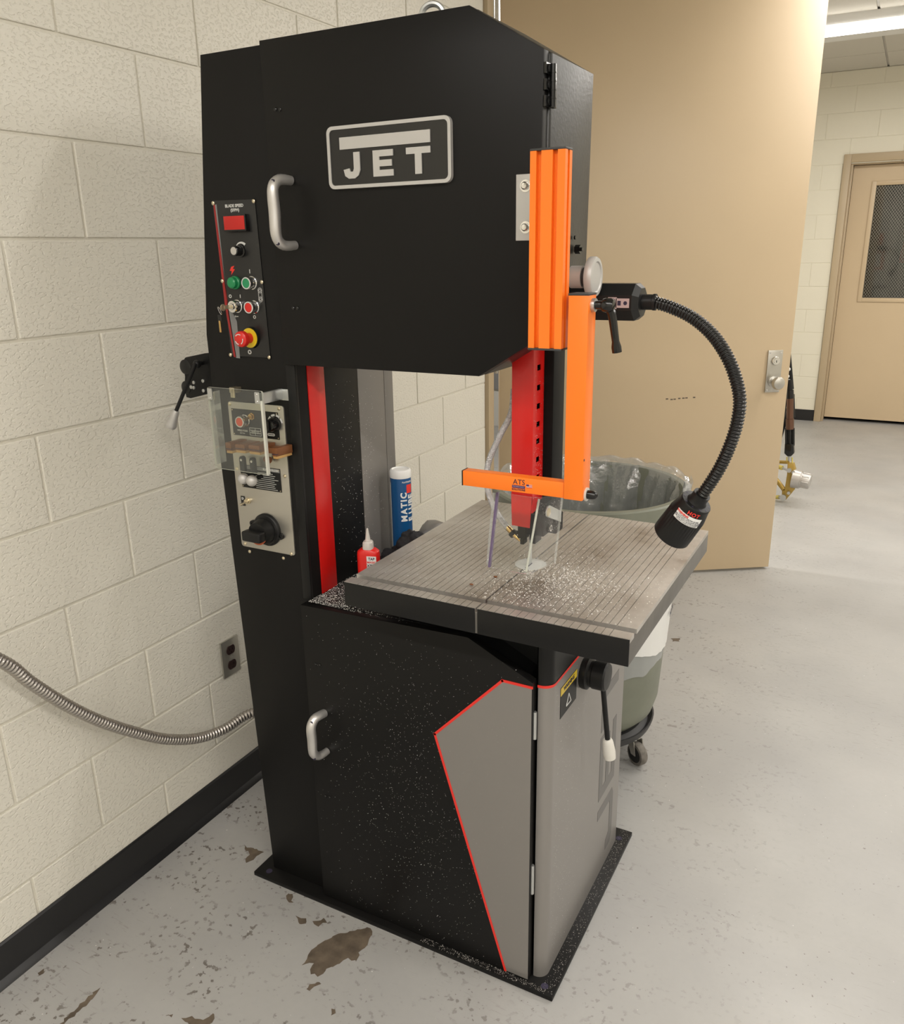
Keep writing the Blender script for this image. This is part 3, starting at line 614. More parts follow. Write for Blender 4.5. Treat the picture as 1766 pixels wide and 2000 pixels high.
# right side of the guard, pierced by square slots, built as strips between the holes
zs = [P(1052, y, 0, 1.024).z for y in (718, 757, 793, 828, 861, 896, 931)]
rg.box(1.0225, 1.0241, 1.461, 1.478, 1.10, 1.46).box(1.0225, 1.0241, 1.496, 1.513, 1.10, 1.46)
edges_ = [1.46]+[z for zc in zs for z in (zc+.0055, zc-.0055)]+[1.10]
for k in range(0, len(edges_), 2): rg.box(1.0225, 1.0241, 1.478, 1.496, edges_[k+1], edges_[k])
rgo = part(rg, 'blade_cover', 'red', label='red sheet metal blade cover with a row of square slots')
BM().prism([(.979, 1.118), (.981, zb1), (1.020, zb1-.001), (1.024, 1.118)], 1, 1.4590, 1.4606).obj('cover_tip', 'red', rgo)
BM().prism([(1.461, 1.118), (1.461, zb1+.03), (1.472, zb1+.03), (1.590, 1.105), (1.590, 1.118)], 0, 1.0226, 1.0242).obj('cover_wing', 'red', rgo)
gh = BM().box(1.000, 1.045, 1.485, 1.56, 1.045, 1.10, .003).box(1.006, 1.044, 1.475, 1.51, 1.030, 1.075, .003).box(.985, 1.003, 1.478, 1.50, 1.018, 1.052, .002).box(1.005, 1.018, 1.495, 1.53, 1.004, 1.04, .002).box(.988, .996, 1.485, 1.505, 1.003, 1.02, .001).box(1.03, 1.05, 1.53, 1.57, 1.02, 1.06, .003)
for cx_, cy_, cz_, rr in ((1.046, 1.50, 1.070, .008), (1.046, 1.497, 1.044, .010), (1.046, 1.53, 1.05, .006)): gh.cyl((cx_-.006, cy_, cz_), (cx_+.004, cy_, cz_), rr, 16)
ghd = part(gh, 'blade_guide', 'blackd')
BM().lathe([(.004, 0), (.004, .001), (.007, .001), (.007, 0)], (1.0505, 1.497, 1.044), (1, 0, 0), 16).obj('bearing', 'chrome', ghd)
a = P(1070, 1000, 0, 1.052); b = P(1100, 1013, 0, 1.062)
bk = BM(); d = (b-a); per = Vector((0, .25, 1)).normalized()
pts = [(a.y-.010, a.z+.004), (a.y-.002, a.z+.012), (a.y+.008, a.z+.012), (b.y+.012, b.z+.012), (b.y+.012, b.z-.012), (a.y+.002, a.z-.012), (a.y-.009, a.z-.006)]
bk.prism(pts, 0, 1.051, 1.0535, .0004).obj('guide_bracket', 'zinc', ghd, label='zinc plated bracket')
BM().lathe([(.009, 0), (.009, .0015), (.006, .003), (.001, .0034)], (1.0535, a.y, a.z), (1, 0, 0), 12).obj('bolt', 'screw', ghd)
BM().cyl((.965, 1.50, 1.085), (.99, 1.50, 1.085), .009, 14).obj('guide_knob', 'silverp', ghd)
def f_guide(): return ((1.0505, random.uniform(1.48, 1.56), random.uniform(1.03, 1.10)), (1, 0, 0)) if random.random() < .6 else ((random.uniform(1.001, 1.044), 1.4848, random.uniform(1.047, 1.10)), (0, -1, 0))
# coolant hose and nozzle
hpts = [P(1004, 760, 1, 1.53), P(998, 808, 1, 1.52), P(978, 848, 1, 1.51), P(957, 895, 1, 1.505), P(951, 930, 1, 1.50), P(956, 968, 1, 1.495), P(972, 1003, 1, 1.49), P(992, 1032, 1, 1.485)]
hs = part(BM().tube(hpts, .0065, 12, step=.005), 'coolant_hose', 'hose', label='clear braided coolant hose')
a = P(990, 1029, 1, 1.485); b = P(1016, 1057, 1, 1.478); d = b-a; L = d.length
BM().lathe([(.0055, 0), (.006, L*.15), (.006, L*.55), (.0045, L*.6), (.0015, L)], a, d, 14).obj('nozzle', 'brass', hs, label='brass nozzle')
BM().lathe([(.009, L*.38), (.009, L*.58)], a, d, 14).obj('nozzle_clamp', 'blackp', hs)
part(BM().tube([P(1000, 1037, 1, 1.484), P(1012, 1040, 1, 1.49), P(1020, 1036, 1, 1.495)], .004, 8, step=.005), 'hose_clip', 'blackp')

# orange guard mount
EY0, EY1 = 1.298, 1.328; ex0, ex1 = 1.081, 1.140; ez0, ez1 = P(1075, 681, 1, EY0).z, P(1080, 292, 1, EY0).z
def extr(x0, x1, y0, y1):
    g, dp = .0042, .009; xs = []
    q1, q2 = x0+(x1-x0)*.25, x0+(x1-x0)*.75 - .002
    ym = (y0+y1)/2
    return [(x0, y0), (q1-g, y0), (q1-g, y0+dp), (q1+g, y0+dp), (q1+g, y0), (q2-g, y0), (q2-g, y0+dp), (q2+g, y0+dp), (q2+g, y0), (x1, y0), (x1, ym-g), (x1-dp, ym-g), (x1-dp, ym+g), (x1, ym+g), (x1, y1), (x0, y1)]
exo = part(BM().prism(extr(ex0, ex1, EY0, EY1), 2, ez0, ez1), 'slotted_rail', 'orange', smooth=False, label='orange slotted aluminium rail')
BM().box(ex0-.0005, ex1+.0005, EY0-.0005, EY1+.0005, ez1, ez1+.0035, .0008).obj('end_cap', 'dolly', exo)
BM().box(ex0-.0005, ex1+.0005, EY0-.0005, EY1+.0005, ez0-.0035, ez0, .0008).obj('end_cap', 'dolly', exo)
bz = P(1024, 340, 1, 1.3575).z, P(1024, 470, 1, 1.3575).z
bxl = P(1008, 400, 1, 1.357).x
mb = BM().box(bxl, 1.072, 1.3565, 1.3598, bz[1], bz[0], .0008).box(1.069, 1.088, 1.326, 1.3598, bz[1], bz[0], .0008).obj('mounting_bracket', 'badge', exo, label='pale aluminium mounting bracket')
for py in (363, 444):
    q = P(1027, py, 1, 1.3565)
    BM().lathe([(.010, 0), (.010, .0012), (.0065, .0014), (.0065, .006), (.0045, .0085), (.001, .009)], (q.x, 1.3565, q.z), (0, -1, 0), 14).obj('bolt', 'chrome', exo)
AY0, AY1 = 1.300, 1.338
a0 = P(1108, 577, 1, AY0); a1 = P(1147, 574, 1, AY0); az1 = a0.z; az0 = P(1120, 977, 1, AY0).z
ax0, ax1 = .5*(a0.x+P(1103, 976, 1, AY0).x), .5*(a1.x+P(1140, 979, 1, AY0).x)
arm = part(BM().box(ax0, ax1, AY0, AY1, az0, az1, .0012), 'drop_arm', 'orange', label='orange square tube drop arm')
BM().box(ax0-.0005, ax1+.0005, AY0-.0005, AY1+.0005, az1, az1+.0035, .0008).obj('end_cap', 'dolly', arm)
wz = P(1156, 596, 0, ax1)
BM().lathe([(.011, 0), (.011, .006)], (ax1, AY0+.019, wz.z), (1, 0, 0), 18).obj('washer', 'zinc', arm)
lc = Vector((ax1+.006, AY0+.019, wz.z))
lv = BM().lathe([(.007, 0), (.007, .010), (.010, .012), (.0115, .016), (.0115, .026), (.009, .030), (.001, .031)], lc, (1, 0, 0), 12)
e1 = P(1186, 668, 0, lc.x+.034)
e1 = Vector((lc.x+.036, lc.y+.008, lc.z-.075))
lv.tube([lc+Vector((.018, 0, 0)), lc+Vector((.026, .002, -.012)), lc+Vector((.031, .004, -.04)), e1], .0055, 10, step=.008, rfn=lambda d: .0075-.02*max(0, min(.1, d))+ (.0022 if d > .065 else 0)).obj('clamp_lever', 'blackg', arm, label='black ratchet clamp lever')
wz2 = P(1145, 965, 0, ax1)
BM().lathe([(.012, 0), (.012, .003)], (ax1, AY0+.019, wz2.z), (1, 0, 0), 18).obj('washer', 'whitep', arm)
BM().lathe([(.008, 0), (.008, .010), (.0065, .015), (.003, .018), (.0005, .0185)], (ax1+.003, AY0+.019, wz2.z), (1, 0, 0), 14).obj('cap_nut', 'blackg', arm)
q = P(1141, 899, 0, ax1); BM().cyl((ax1, q.y, q.z), (ax1+.0005, q.y, q.z), .0022, 8).obj('small_hole', 'ink', arm)
hx0 = P(904, 935, 1, 1.303).x; hz1 = .5*(P(906, 922, 1, 1.303).z+P(1103, 940, 1, 1.303).z); hz0 = .5*(P(903, 948, 1, 1.303).z+P(1103, 973, 1, 1.303).z)
har = part(BM().box(hx0, ax0-.001, 1.303, 1.325, hz0, hz1, .001), 'cross_arm', 'orange', label='orange horizontal arm above the clear guard')
BM().box(hx0-.002, hx0, 1.3025, 1.3255, hz0-.0003, hz1+.0003, .0005).obj('end_cap', 'blackp', har)
tq = P(1014, 942, 1, 1.303); text('ATS', .0135, 'ink', har, (tq.x, 1.3027, tq.z), **FRONT)
q = P(1013, 950.5, 1, 1.303); BM().box(q.x-.0125, q.x+.0125, 1.3025, 1.3032, q.z-.0028, q.z+.0022).obj('print_bar', 'navy', har)
text('MACHINE SAFETY', .0028, 'pink', har, (q.x, 1.3023, q.z), **FRONT)
q2 = P(1013, 956, 1, 1.303); text('SOLUTIONS', .0048, 'ink', har, (q2.x, 1.3027, q2.z-.0005), bold=.0001, **FRONT)
q = P(1034, 950, 1, 1.303)
flg = BM().box(q.x-.0055, q.x+.0055, 1.3026, 1.3031, q.z-.003, q.z+.003).obj('printed_flag', 'print', har)
BM().box(q.x-.0055, q.x-.0005, 1.3022, 1.3027, q.z-.0002, q.z+.003).obj('flag_field', 'navy', flg)
for k in range(3): BM().box(q.x-(.0005 if k > 1 else -.0005)*0-.0055*(1 if k == 0 else 1), q.x+.0055, 1.3023, 1.3027, q.z-.003+k*.0021, q.z-.0020+k*.0021).obj('flag_stripe', 'redl', flg) if k < 1 else BM().box(q.x-.0003, q.x+.0055, 1.3023, 1.3027, q.z-.003+k*.0021, q.z-.0020+k*.0021).obj('flag_stripe', 'redl', flg)
# the bent clear guard under it: U in plan, leaning a little
gz1 = hz0+.002
def gl(pxt, pyt, yt_, pxb, pyb, yb_): return P(pxt, pyt, 1, yt_), P(pxb, pyb, 1, yb_)
GF = [gl(971, 962, 1.328, 955, 1108, 1.318), gl(1038, 972, 1.328, 1018, 1121, 1.318), gl(1050, 972, 1.331, 1030, 1121, 1.322), gl(1056, 972, 1.337, 1040, 1119, 1.329), gl(1101, 966, 1.445, 1086, 1100, 1.435)]
GF = [gl(962, 962, 1.400, 950, 1100, 1.39)] + GF
tsh = .0045; gb = BM(); outer = GF
cc = Vector((1.02, 1.40, 1.08)); inner = []
for k, (t_, b_) in enumerate(outer):
    nb = outer[min(k+1, len(outer)-1)][0]-outer[max(k-1, 0)][0]; nrm = Vector((-nb.y, nb.x, 0)).normalized()
    inner.append((t_+nrm*tsh, b_+nrm*tsh))
VT = [gb.b.verts.new(p[0]) for p in outer]; VB = [gb.b.verts.new(p[1]) for p in outer]; WT = [gb.b.verts.new(p[0]) for p in inner]; WB = [gb.b.verts.new(p[1]) for p in inner]
for k in range(len(outer)-1):
    gb.b.faces.new((VT[k], VT[k+1], VB[k+1], VB[k])).material_index = 0; gb.b.faces.new((WT[k], WB[k], WB[k+1], WT[k+1])).material_index = 0
    gb.b.faces.new((VB[k], VB[k+1], WB[k+1], WB[k])).material_index = 1; gb.b.faces.new((VT[k], WT[k], WT[k+1], VT[k+1])).material_index = 1
gb.b.faces.new((VT[0], VB[0], WB[0], WT[0])).material_index = 1; gb.b.faces.new((VT[-1], WT[-1], WB[-1], VB[-1])).material_index = 1
cg = part(gb, 'clear_guard', ['acr', 'acrthin'], label='clear bent plastic guard in front of the blade', smooth=False)
a, b = GF[1]; w3 = Vector((.0035, 0, 0)); e3 = BM()
A = [a-w3*.6, a+w3*.6, a+w3*.6+Vector((0, .006, 0)), a-w3*.6+Vector((0, .006, 0))]; B = [b-w3*.6, b+w3*.6, b+w3*.6+Vector((0, .006, 0)), b-w3*.6+Vector((0, .006, 0))]
A = [e3.b.verts.new(v) for v in A]; B = [e3.b.verts.new(v) for v in B]; e3.b.faces.new(A); e3.b.faces.new(B[::-1])
for k in range(4): e3.b.faces.new((A[k], A[(k+1) % 4], B[(k+1) % 4], B[k]))
e3.obj('purple_edge', 'purple', cg)
a, b = P(1053, 975, 1, 1.35), P(1028, 1116, 1, 1.34)
e4 = BM().tube([a, b], .0022, 8).obj('guard_rib', 'acredge', cg)

# silver knob on the side of the housing
ks = Vector((1.08, 1.42, P(1120, 541, 1, 1.42).z))
part(BM().lathe([(.019, 0), (.019, .022)], ks+Vector((.030, 0, 0)), (1, 0, 0), 24).lathe([(.014, 0), (.014, .030)], ks, (1, 0, 0), 20), 'knob_hub', 'badge')
kb = part(BM().lathe([(.016, .0), (.016, .010)], ks+Vector((.052, 0, 0)), (1, 0, 0), 20), 'knob_neck', 'dolly')
BM().lathe([(.028, 0), (.033, .001), (.034, .003), (.034, .011), (.032, .014), (.026, .0145), (.024, .0125), (.010, .012), (.001, .012)], ks+Vector((.062, 0, 0)), (1, 0, 0), 40).obj('hand_wheel', 'badge', kb, label='satin aluminium hand wheel')
# work light
lbx0, lbx1 = 1.081, P(1238, 590, 1, 1.47).x; ly, lz = 1.492, P(1200, 590, 1, 1.48).z
o8 = [(ly+math.cos(PI/8+k*PI/4)*.0400, lz+math.sin(PI/8+k*PI/4)*.0345) for k in range(8)]
lbm = BM().prism(o8, 0, lbx0, lbx1).b
bx = part(BM().prism(o8, 0, lbx0, lbx1), 'lamp_box', 'blackp', smooth=False, label='black eight-sided lamp base box')
tb = BM(); o8b = [(ly+math.cos(PI/8+k*PI/4)*.030, lz+math.sin(PI/8+k*PI/4)*.026) for k in range(8)]
A = [tb.b.verts.new((lbx1, *p)) for p in o8]; B = [tb.b.verts.new((lbx1+.010, *p)) for p in o8b]
for k in range(8): tb.b.faces.new((A[k], A[(k+1) % 8], B[(k+1) % 8], B[k]))
tb.b.faces.new(B); tb.obj('box_end', 'blackp', bx, smooth=False)
fy = ly-.0400*math.cos(PI/8)-.0002
q = P(1196, 592, 1, fy); lab = BM().box(q.x-.008, q.x+.008, fy-.0002, fy+.0003, q.z-.010, q.z+.010).obj('rating_label', 'pink', bx)
text('CE', .014, 'ink', lab, (q.x, fy-.0005, q.z), (0, 0, -1), (1, 0, 0), .0004)
q = P(1216, 591, 1, fy); lab = BM().box(q.x-.012, q.x+.012, fy-.0002, fy+.0003, q.z-.009, q.z+.007).obj('rating_label', 'pink', bx)
BM().box(q.x-.009, q.x-.003, fy-.0006, fy-.0001, q.z-.005, q.z+.003).lathe([(.0035, 0), (.0035, .0003)], (q.x+.005, fy-.0002, q.z-.001), (0, -1, 0), 10).obj('label_symbol', 'ink', lab)
BM().lathe([(.0135, 0), (.0135, .020), (.0145, .021), (.0145, .026)], (lbx1+.008, ly, lz), (1, 0, 0), 20).obj('collar', 'blackp', bx)
gpt = [Vector((lbx1+.03, ly, lz))]+[P(px, py, 1, yy_) for px, py, yy_ in ((1310, 600, 1.49), (1352, 620, 1.485), (1390, 652, 1.475), (1418, 692, 1.46), (1436, 735, 1.45), (1445, 780, 1.44), (1440, 825, 1.435), (1426, 870, 1.43), (1407, 912, 1.43), (1386, 946, 1.43), (1371, 967, 1.43))]
gn = part(BM().tube(gpt, .011, 16, rfn=lambda d: .0106+.0010*math.sin(d*2*PI/.0056), step=.0008), 'gooseneck', 'blackg', ang=3, label='black ribbed gooseneck tube')
n0 = P(1372, 965, 1, 1.43); n1 = P(1311, 1045, 1, 1.448); ax_ = (n1-n0).normalized(); L = (n1-n0).length
def ribs(r, h, a, k): return r*(1-.035*(.5+.5*math.cos(a*36))) if r >= .0325 and h > .045 and h < .09 else r
hd = part(BM().lathe([(.0155, 0), (.0155, .012), (.0185, .018), (.0275, .0185), (.0285, .020), (.0285, .024), (.0335, .047), (.0340, .050), (.0340, .056), (.0350, .087), (.0352, L-.002), (.0335, L), (.030, L-.001), (.028, L-.012), (.001, L-.014)], n0, ax_, 72, rfn=ribs), 'lamp_head', 'blackp', label='black ribbed lamp head with a white warning label')
e_r = (Vector((0, -1, 0))-ax_*(-ax_.y)).normalized()       # towards the camera
e_s = ax_.cross(e_r)
if e_s.dot(rt) < 0: e_s = -e_s
for k in range(10):
    a = k*PI/5; c_ = n0+ax_*.0186+(e_r*math.cos(a)+e_s*math.sin(a))*.0235
    BM().cyl(c_, c_-ax_*.0006, .0019, 8).obj('vent_hole', 'ink', hd)
def on_head(u, v, lift=.0006, tw_=.22):     # u around, v along the axis
    r = .0285+(v-.024)/(.047-.024)*.005 if v < .047 else .0338
    a = u/r+tw_; return n0+ax_*v+(e_r*math.cos(a)+e_s*math.sin(a))*(r+lift)
lg = BM(); nu, nv_ = 14, 4; grid_ = [[lg.b.verts.new(on_head(-.025+.05*i/nu, .0335+.0175*j/nv_, .0005)) for i in range(nu+1)] for j in range(nv_+1)]
for j in range(nv_):
    for i in range(nu): lg.b.faces.new((grid_[j][i], grid_[j][i+1], grid_[j+1][i+1], grid_[j+1][i]))
lg.obj('warning_label', 'white', hd, label='white warning label')
def wr(u0, v0): return lambda co: on_head(co.x+u0, v0-co.y, .0011+co.z)
text('HOT', .0095, 'redl', hd, on_head(.004, .0285), bold=.0003, ext=.0001, spacing=1.15, warp=wr(.004, .0285), name='red_lettering')
text('WARNING', .0050, 'redl', hd, on_head(-.013, .0365), bold=.0002, ext=.0001, warp=wr(-.013, .0365), name='red_lettering')
for k, s_ in enumerate(('TO AVOID THE RISK OF FIRE', 'REPLACE ONLY WITH LAMP OF SAME', 'TYPE AND WATT RATING AS MARKED', 'DO NOT LOOK AT LIT LAMP')):
    text(s_, .0031, 'ink', hd, on_head(0, .040+k*.003), ext=.0001, warp=wr(.001, .0398+k*.0029), name='small_print')

# ---------- upper control panel on the column
YC = 1.372; pc = [P(415, 392, 1, YC-.001), P(498, 389, 1, YC-.001), P(529, 699, 1, YC-.001), P(453, 695, 1, YC-.001)]
def XZ(px, py, y=YC): v = P(px, py, 1, y); return v.x, v.z
cpn = part(BM().prism([(p.x, p.z) for p in pc], 1, YC-.0022, YC, .0004), 'control_panel', mat('panel_black', (.010, .010, .010), .3), label='black control panel with push buttons and red display')
YP = YC-.0022
def poly(pxs, name, m, y, t, parent, **k): return BM().prism([XZ(a, b, y) for a, b in pxs], 1, y-t, y+.0003).obj(name, m, parent, smooth=False, **k)
def screw(px, py, y, parent, r=.0042, m='screw'):
    x, z = XZ(px, py, y); bm = BM().lathe([(r, 0), (r*.95, .0012), (r*.6, .0024), (r*.05, .0028)], (x, y, z), (0, -1, 0), 12); bm.obj('screw', m, parent)
for s_ in ((416.5, 397), (495.5, 393), (434.5, 549), (511.5, 551), (450.5, 693), (526, 698)): screw(*s_, YP, cpn)
poly([(417, 400), (420, 400), (446, 600), (462, 698), (457, 697), (440, 600)], 'red_line', mat('dull_red', (.30, .012, .012), .4), YP, .0003, cpn)
poly([(420, 400), (423, 399), (444, 590), (457, 615), (463, 628), (469, 700), (461, 699), (446, 610)], 'grey_line', 'stripe', YP, .0003, cpn)
text('BLADE SPEED', .0082, 'print', cpn, (*[XZ(457.5, 402, YP)[0]], YP-.0003, XZ(457.5, 402, YP)[1]), bold=.00025, **FRONT)
text('(SFPM)', .0082, 'print', cpn, (XZ(459, 410.5, YP)[0], YP-.0003, XZ(459, 410.5, YP)[1]), bold=.00025, **FRONT)
x0, z1 = XZ(442, 420, YP); x1, z0 = XZ(489, 451, YP)
dsp = BM().box(x0, x1, YP-.012, YP, z0, z1, .001).obj('display', 'blackg', cpn)
BM().box(x0+.003, x1-.003, YP-.0128, YP-.0115, z0+.003, z1-.003, .0003).obj('display_window', 'display', dsp, label='red display window')
def rotary(px, py, y, parent, prof, m, name, seg=28, **k):
    x, z = XZ(px, py, y); return BM().lathe(prof, (x, y, z), (0, -1, 0), seg).obj(name, m, parent, **k), Vector((x, y, z))
kn, c_ = rotary(471, 490, YP, cpn, [(.0125, 0), (.0125, .004), (.0100, .005), (.0098, .021), (.0085, .022), (.0005, .022)], 'blackg', 'speed_knob')
BM().lathe([(.0078, .0215), (.0078, .0228), (.0005, .023)], c_, (0, -1, 0), 24).obj('knob_cap', 'alu', kn)
def arc(cx_, cz_, r0_, r1_, a0, a1, y, parent, m='print', name='dial_mark', t=.0004, w0=1, n=14, gaps=0):
    b = BM()
    for k in range(n):
        if gaps and k % gaps == gaps-1: continue
        A0 = math.radians(a0+(a1-a0)*k/n); A1 = math.radians(a0+(a1-a0)*(k+1)/n); q0 = r0_+(r1_-r0_)*(1-(1-w0)*k/n)*1.; q1 = q0
        b.prism([(cx_+r0_*math.cos(A0), cz_+r0_*math.sin(A0)), (cx_+q0*math.cos(A0), cz_+q0*math.sin(A0)), (cx_+q0*math.cos(A1), cz_+q0*math.sin(A1)), (cx_+r0_*math.cos(A1), cz_+r0_*math.sin(A1))], 1, y-t, y)
    return b.obj(name, m, parent, smooth=False)
arc(c_.x, c_.z, .0145, .0195, 45, 135, YP, cpn, w0=.3)
poly([(452, 521), (458, 519), (455, 525), (459, 526), (452, 537), (453, 529), (449, 529)], 'bolt_symbol', 'redl', YP, .0004, cpn)
gl_, c_ = rotary(461, 552, YP, cpn, [(.0135, 0), (.0135, .005), (.0115, .007), (.0112, .015), (.0085, .0175), (.0005, .018)], 'green', 'pilot_light', label='green pilot light')
def button(px, py, capm, parent, y=YP):
    b_, c_ = rotary(px, py, y, parent, [(.0135, 0), (.0135, .003), (.0120, .004), (.0120, .008), (.0128, .009), (.0128, .019), (.0118, .0205), (.0100, .0205), (.0098, .019), (.0005, .019)], 'chrome', 'push_button')
    BM().lathe([(.0096, .0185), (.0094, .0200), (.0005, .0204)], c_, (0, -1, 0), 24).obj('button_cap', capm, b_); BM().lathe([(.0120, .0203), (.0116, .0212), (.0100, .0212), (.0097, .0203)], c_, (0, -1, 0), 24, caps=False).obj('button_ring', 'print', b_); return b_
button(493.5, 552.5, 'greenb', cpn); button(498, 599.5, 'redb', cpn)
ks_, c_ = rotary(465, 598, YP, cpn, [(.0135, 0), (.0135, .003), (.0120, .004), (.0120, .015), (.0128, .016), (.0118, .0185), (.0075, .0185), (.0073, .016), (.0060, .016), (.0058, .021), (.0005, .0212)], 'chrome', 'key_switch')
kc_ = c_+Vector((0, -.021, 0))
BM().box(kc_.x-.0015, kc_.x+.0015, kc_.y-.022, kc_.y, kc_.z-.004, kc_.z+.004, .0004).lathe([(.007, -.001), (.007, .001)], kc_+Vector((0, -.024, .000)), (1, 0, 0), 16).obj('key', 'screw', ks_)
rk = BM().tube([kc_+Vector((-.004+.007*math.sin(a)*.4, -.030-.004*math.cos(a), -.006+.008*math.cos(a))) for a in [k*PI/8 for k in range(17)]], .0007, 6).obj('key_ring', 'chrome', ks_)
kr = kc_+Vector((-.006, -.030, -.014))
BM().box(kr.x-.005, kr.x+.005, kr.y-.001, kr.y+.001, kr.z-.020, kr.z, .001).obj('key', 'blackg', ks_)
BM().box(kr.x-.002, kr.x+.003, kr.y-.003, kr.y-.0015, kr.z-.036, kr.z-.012, .0006).obj('key', 'brass', ks_)
def sym(s_, px, py, size=.0095, m='print', bold=.0003): 
    x, z = XZ(px, py, YP); text(s_, size, m, cpn, (x, YP-.0003, z), bold=bold, name='symbol', **FRONT)
sym('I', 488, 530.5, .011); sym('O', 450, 579); sym('I', 469.5, 579); sym('O', 497.5, 619.5); sym('O', 488, 688, .012, bold=.0006)
q = XZ(463, 618, YP); BM().box(q[0]-.005, q[0]+.004, YP-.0004, YP, q[1]-.0008, q[1]+.0008).lathe([(.002, 0), (.002, .0004)], (q[0]-.004, YP, q[1]), (0, -1, 0), 10).obj('symbol', 'print', cpn)
q = XZ(508.5, 576, YP)
for dz in (.009, -.009): 
    for r_ in (.0055, .003): arc(q[0], q[1]+dz, r_-.0008, r_, 0, 360, YP, cpn, name='symbol', n=18)
BM().box(q[0]-.0048, q[0]-.004, YP-.0004, YP, q[1]-.012, q[1]+.012).box(q[0]+.004, q[0]+.0048, YP-.0004, YP, q[1]-.012, q[1]+.012).obj('symbol', 'print', cpn)
es, c_ = rotary(492, 659.5, YP, cpn, [(.0225, 0), (.0225, .0015), (.0215, .006), (.0215, .0065)], 'blackp', 'stop_base')
BM().lathe([(.0205, .0065), (.0205, .0080), (.013, .0082)], c_, (0, -1, 0), 32).obj('yellow_disc', 'yellow', es)
eb = BM().lathe([(.011, .008), (.011, .022), (.0135, .0225), (.0165, .026), (.0170, .031), (.0160, .036), (.012, .0395), (.0005, .041)], c_, (0, -1, 0), 32).obj('stop_button', 'redb', es, label='red mushroom emergency stop')
arc(c_.x, c_.z, .0095, .0112, 60, 140, c_.y-.0395, es, name='arrow_mark', t=.0012); arc(c_.x, c_.z, .0095, .0112, 200, 260, c_.y-.0395, es, name='arrow_mark', t=.0012); arc(c_.x, c_.z, .0095, .0112, 300, 370, c_.y-.0395, es, name='arrow_mark', t=.0012)

# ---------- lower stainless panel (blade welder)
c4 = [XZ(444, 785, YC-.002), XZ(553, 791, YC-.002), XZ(578, 1088, YC-.002), XZ(475, 1063, YC-.002)]
sx0 = (c4[0][0]+c4[3][0])/2; sx1 = (c4[1][0]+c4[2][0])/2; sz1 = (c4[0][1]+c4[1][1])/2; sz0 = (c4[2][1]+c4[3][1])/2
wp = part(BM().prism(rrect(sx0, sx1, sz0, sz1, .006), 1, YC-.0035, YC, .0005), 'welder_panel', 'steel', label='brushed stainless welder panel'); YW = YC-.0035
for s_ in ((448.5, 789), (545, 798), (463, 916), (556.5, 930), (479, 1062), (569, 1082)): screw(*s_, YW, wp)
screw(488, 1077, YC, column); screw(554, 1090, YC, column)
def sub(p0, p1, name):
    x0, z1 = XZ(*p0, YW); x1, z0 = XZ(*p1, YW); b = BM().box(x0, x1, YW-.0012, YW, z0, z1, .0003).obj(name, 'blackp', wp); 
    for xx in (x0+.003, x1-.003):
        for zz in (z0+.003, z1-.003): BM().lathe([(.0017, 0), (.0012, .0009), (.0003, .001)], (xx, YW-.0012, zz), (0, -1, 0), 8).obj('rivet', 'screw', b)
    return b, x0, x1, z0, z1
s1, x0, x1, z0, z1 = sub((452, 797), (547, 859), 'switch_plate'); YS = YW-.0012
button(480, 821, mat('orange_red_cap', (.66, .07, .02), .4), s1, YS)
tg, c_ = rotary(493, 813, YS, s1, [(.0085, 0), (.0085, .003), (.0065, .0032), (.0065, .008), (.005, .008)], 'brass', 'toggle_switch', seg=6)
BM().tube([c_+Vector((0, -.006, 0)), c_+Vector((-.005, -.022, -.004))], .0022, 10, rfn=lambda d: .0018+.08*d).obj('toggle_lever', 'brass', tg)
kb2, c_ = rotary(538, 828, YS, s1, [(.0155, 0), (.0155, .008), (.0125, .020), (.0110, .022), (.0005, .0225)], 'blackg', 'dial_knob')
BM().box(c_.x-.003, c_.x+.003, c_.y-.028, c_.y-.01, c_.z-.012, c_.z+.012, .002).obj('knob_ridge', 'blackg', kb2)
arc(c_.x, c_.z, .0170, .0215, 10, 250, YS, s1, gaps=4, n=24)
def lines(x0, x1, zs_, y, parent, h=.0011, jit=.25, name='print_line'):
    b = BM()
    for z in zs_: b.box(x0, x1-(x1-x0)*random.uniform(0, jit), y-.0004, y, z-h/2, z+h/2)
    b.obj(name, 'print', parent, smooth=False)
q = XZ(474, 841, YS); text('WELD PUSH', .0055, 'print', s1, (q[0], YS-.0003, q[1]), bold=.0002, **FRONT)
q = XZ(474, 846, YS); text('BUTTON', .0035, 'print', s1, (q[0], YS-.0003, q[1]), **FRONT)
q = XZ(499, 843, YS); bb_ = BM()
for zz in (-.009, -.0035, .002, .0075): bb_.box(q[0]-.016, q[0]+.016, YS-.0004, YS, q[1]+zz-.0004, q[1]+zz+.0004)
for xx in (-.016, .0, .016): bb_.box(q[0]+xx-.0004, q[0]+xx+.0004, YS-.0004, YS, q[1]-.009, q[1]+.0075)
bb_.obj('print_table', 'print', s1, smooth=False)
text('BLADE  10-13\nWIDTH  16-19', .0038, 'print', s1, (q[0], YS-.0003, q[1]-.002), **FRONT)
q = XZ(530, 849, YS); BM().prism(rrect(q[0]-.010, q[0]+.010, q[1]-.003, q[1]+.003, .0029), 1, YS-.0004, YS).obj('print_badge', 'print', s1, smooth=False)
text('PRESSURE', .0036, 'ink', s1, (q[0], YS-.0006, q[1]), **FRONT)
s2, x0, x1, z0, z1 = sub((470, 906), (551, 962), 'instruction_plate')
BM().box(x0+.001, x1-.001, YS-.0002, YS+.0003, z1-.009, z1-.001).obj('title_band', 'stripe', s2)
text('BLADE WELDER', .0062, 'print', s2, (x1-.026, YS-.0004, z1-.005), bold=.0002, **FRONT)
lines(x0+.042, x1-.006, [z1-.014-k*.0045 for k in range(9)], YS, s2)
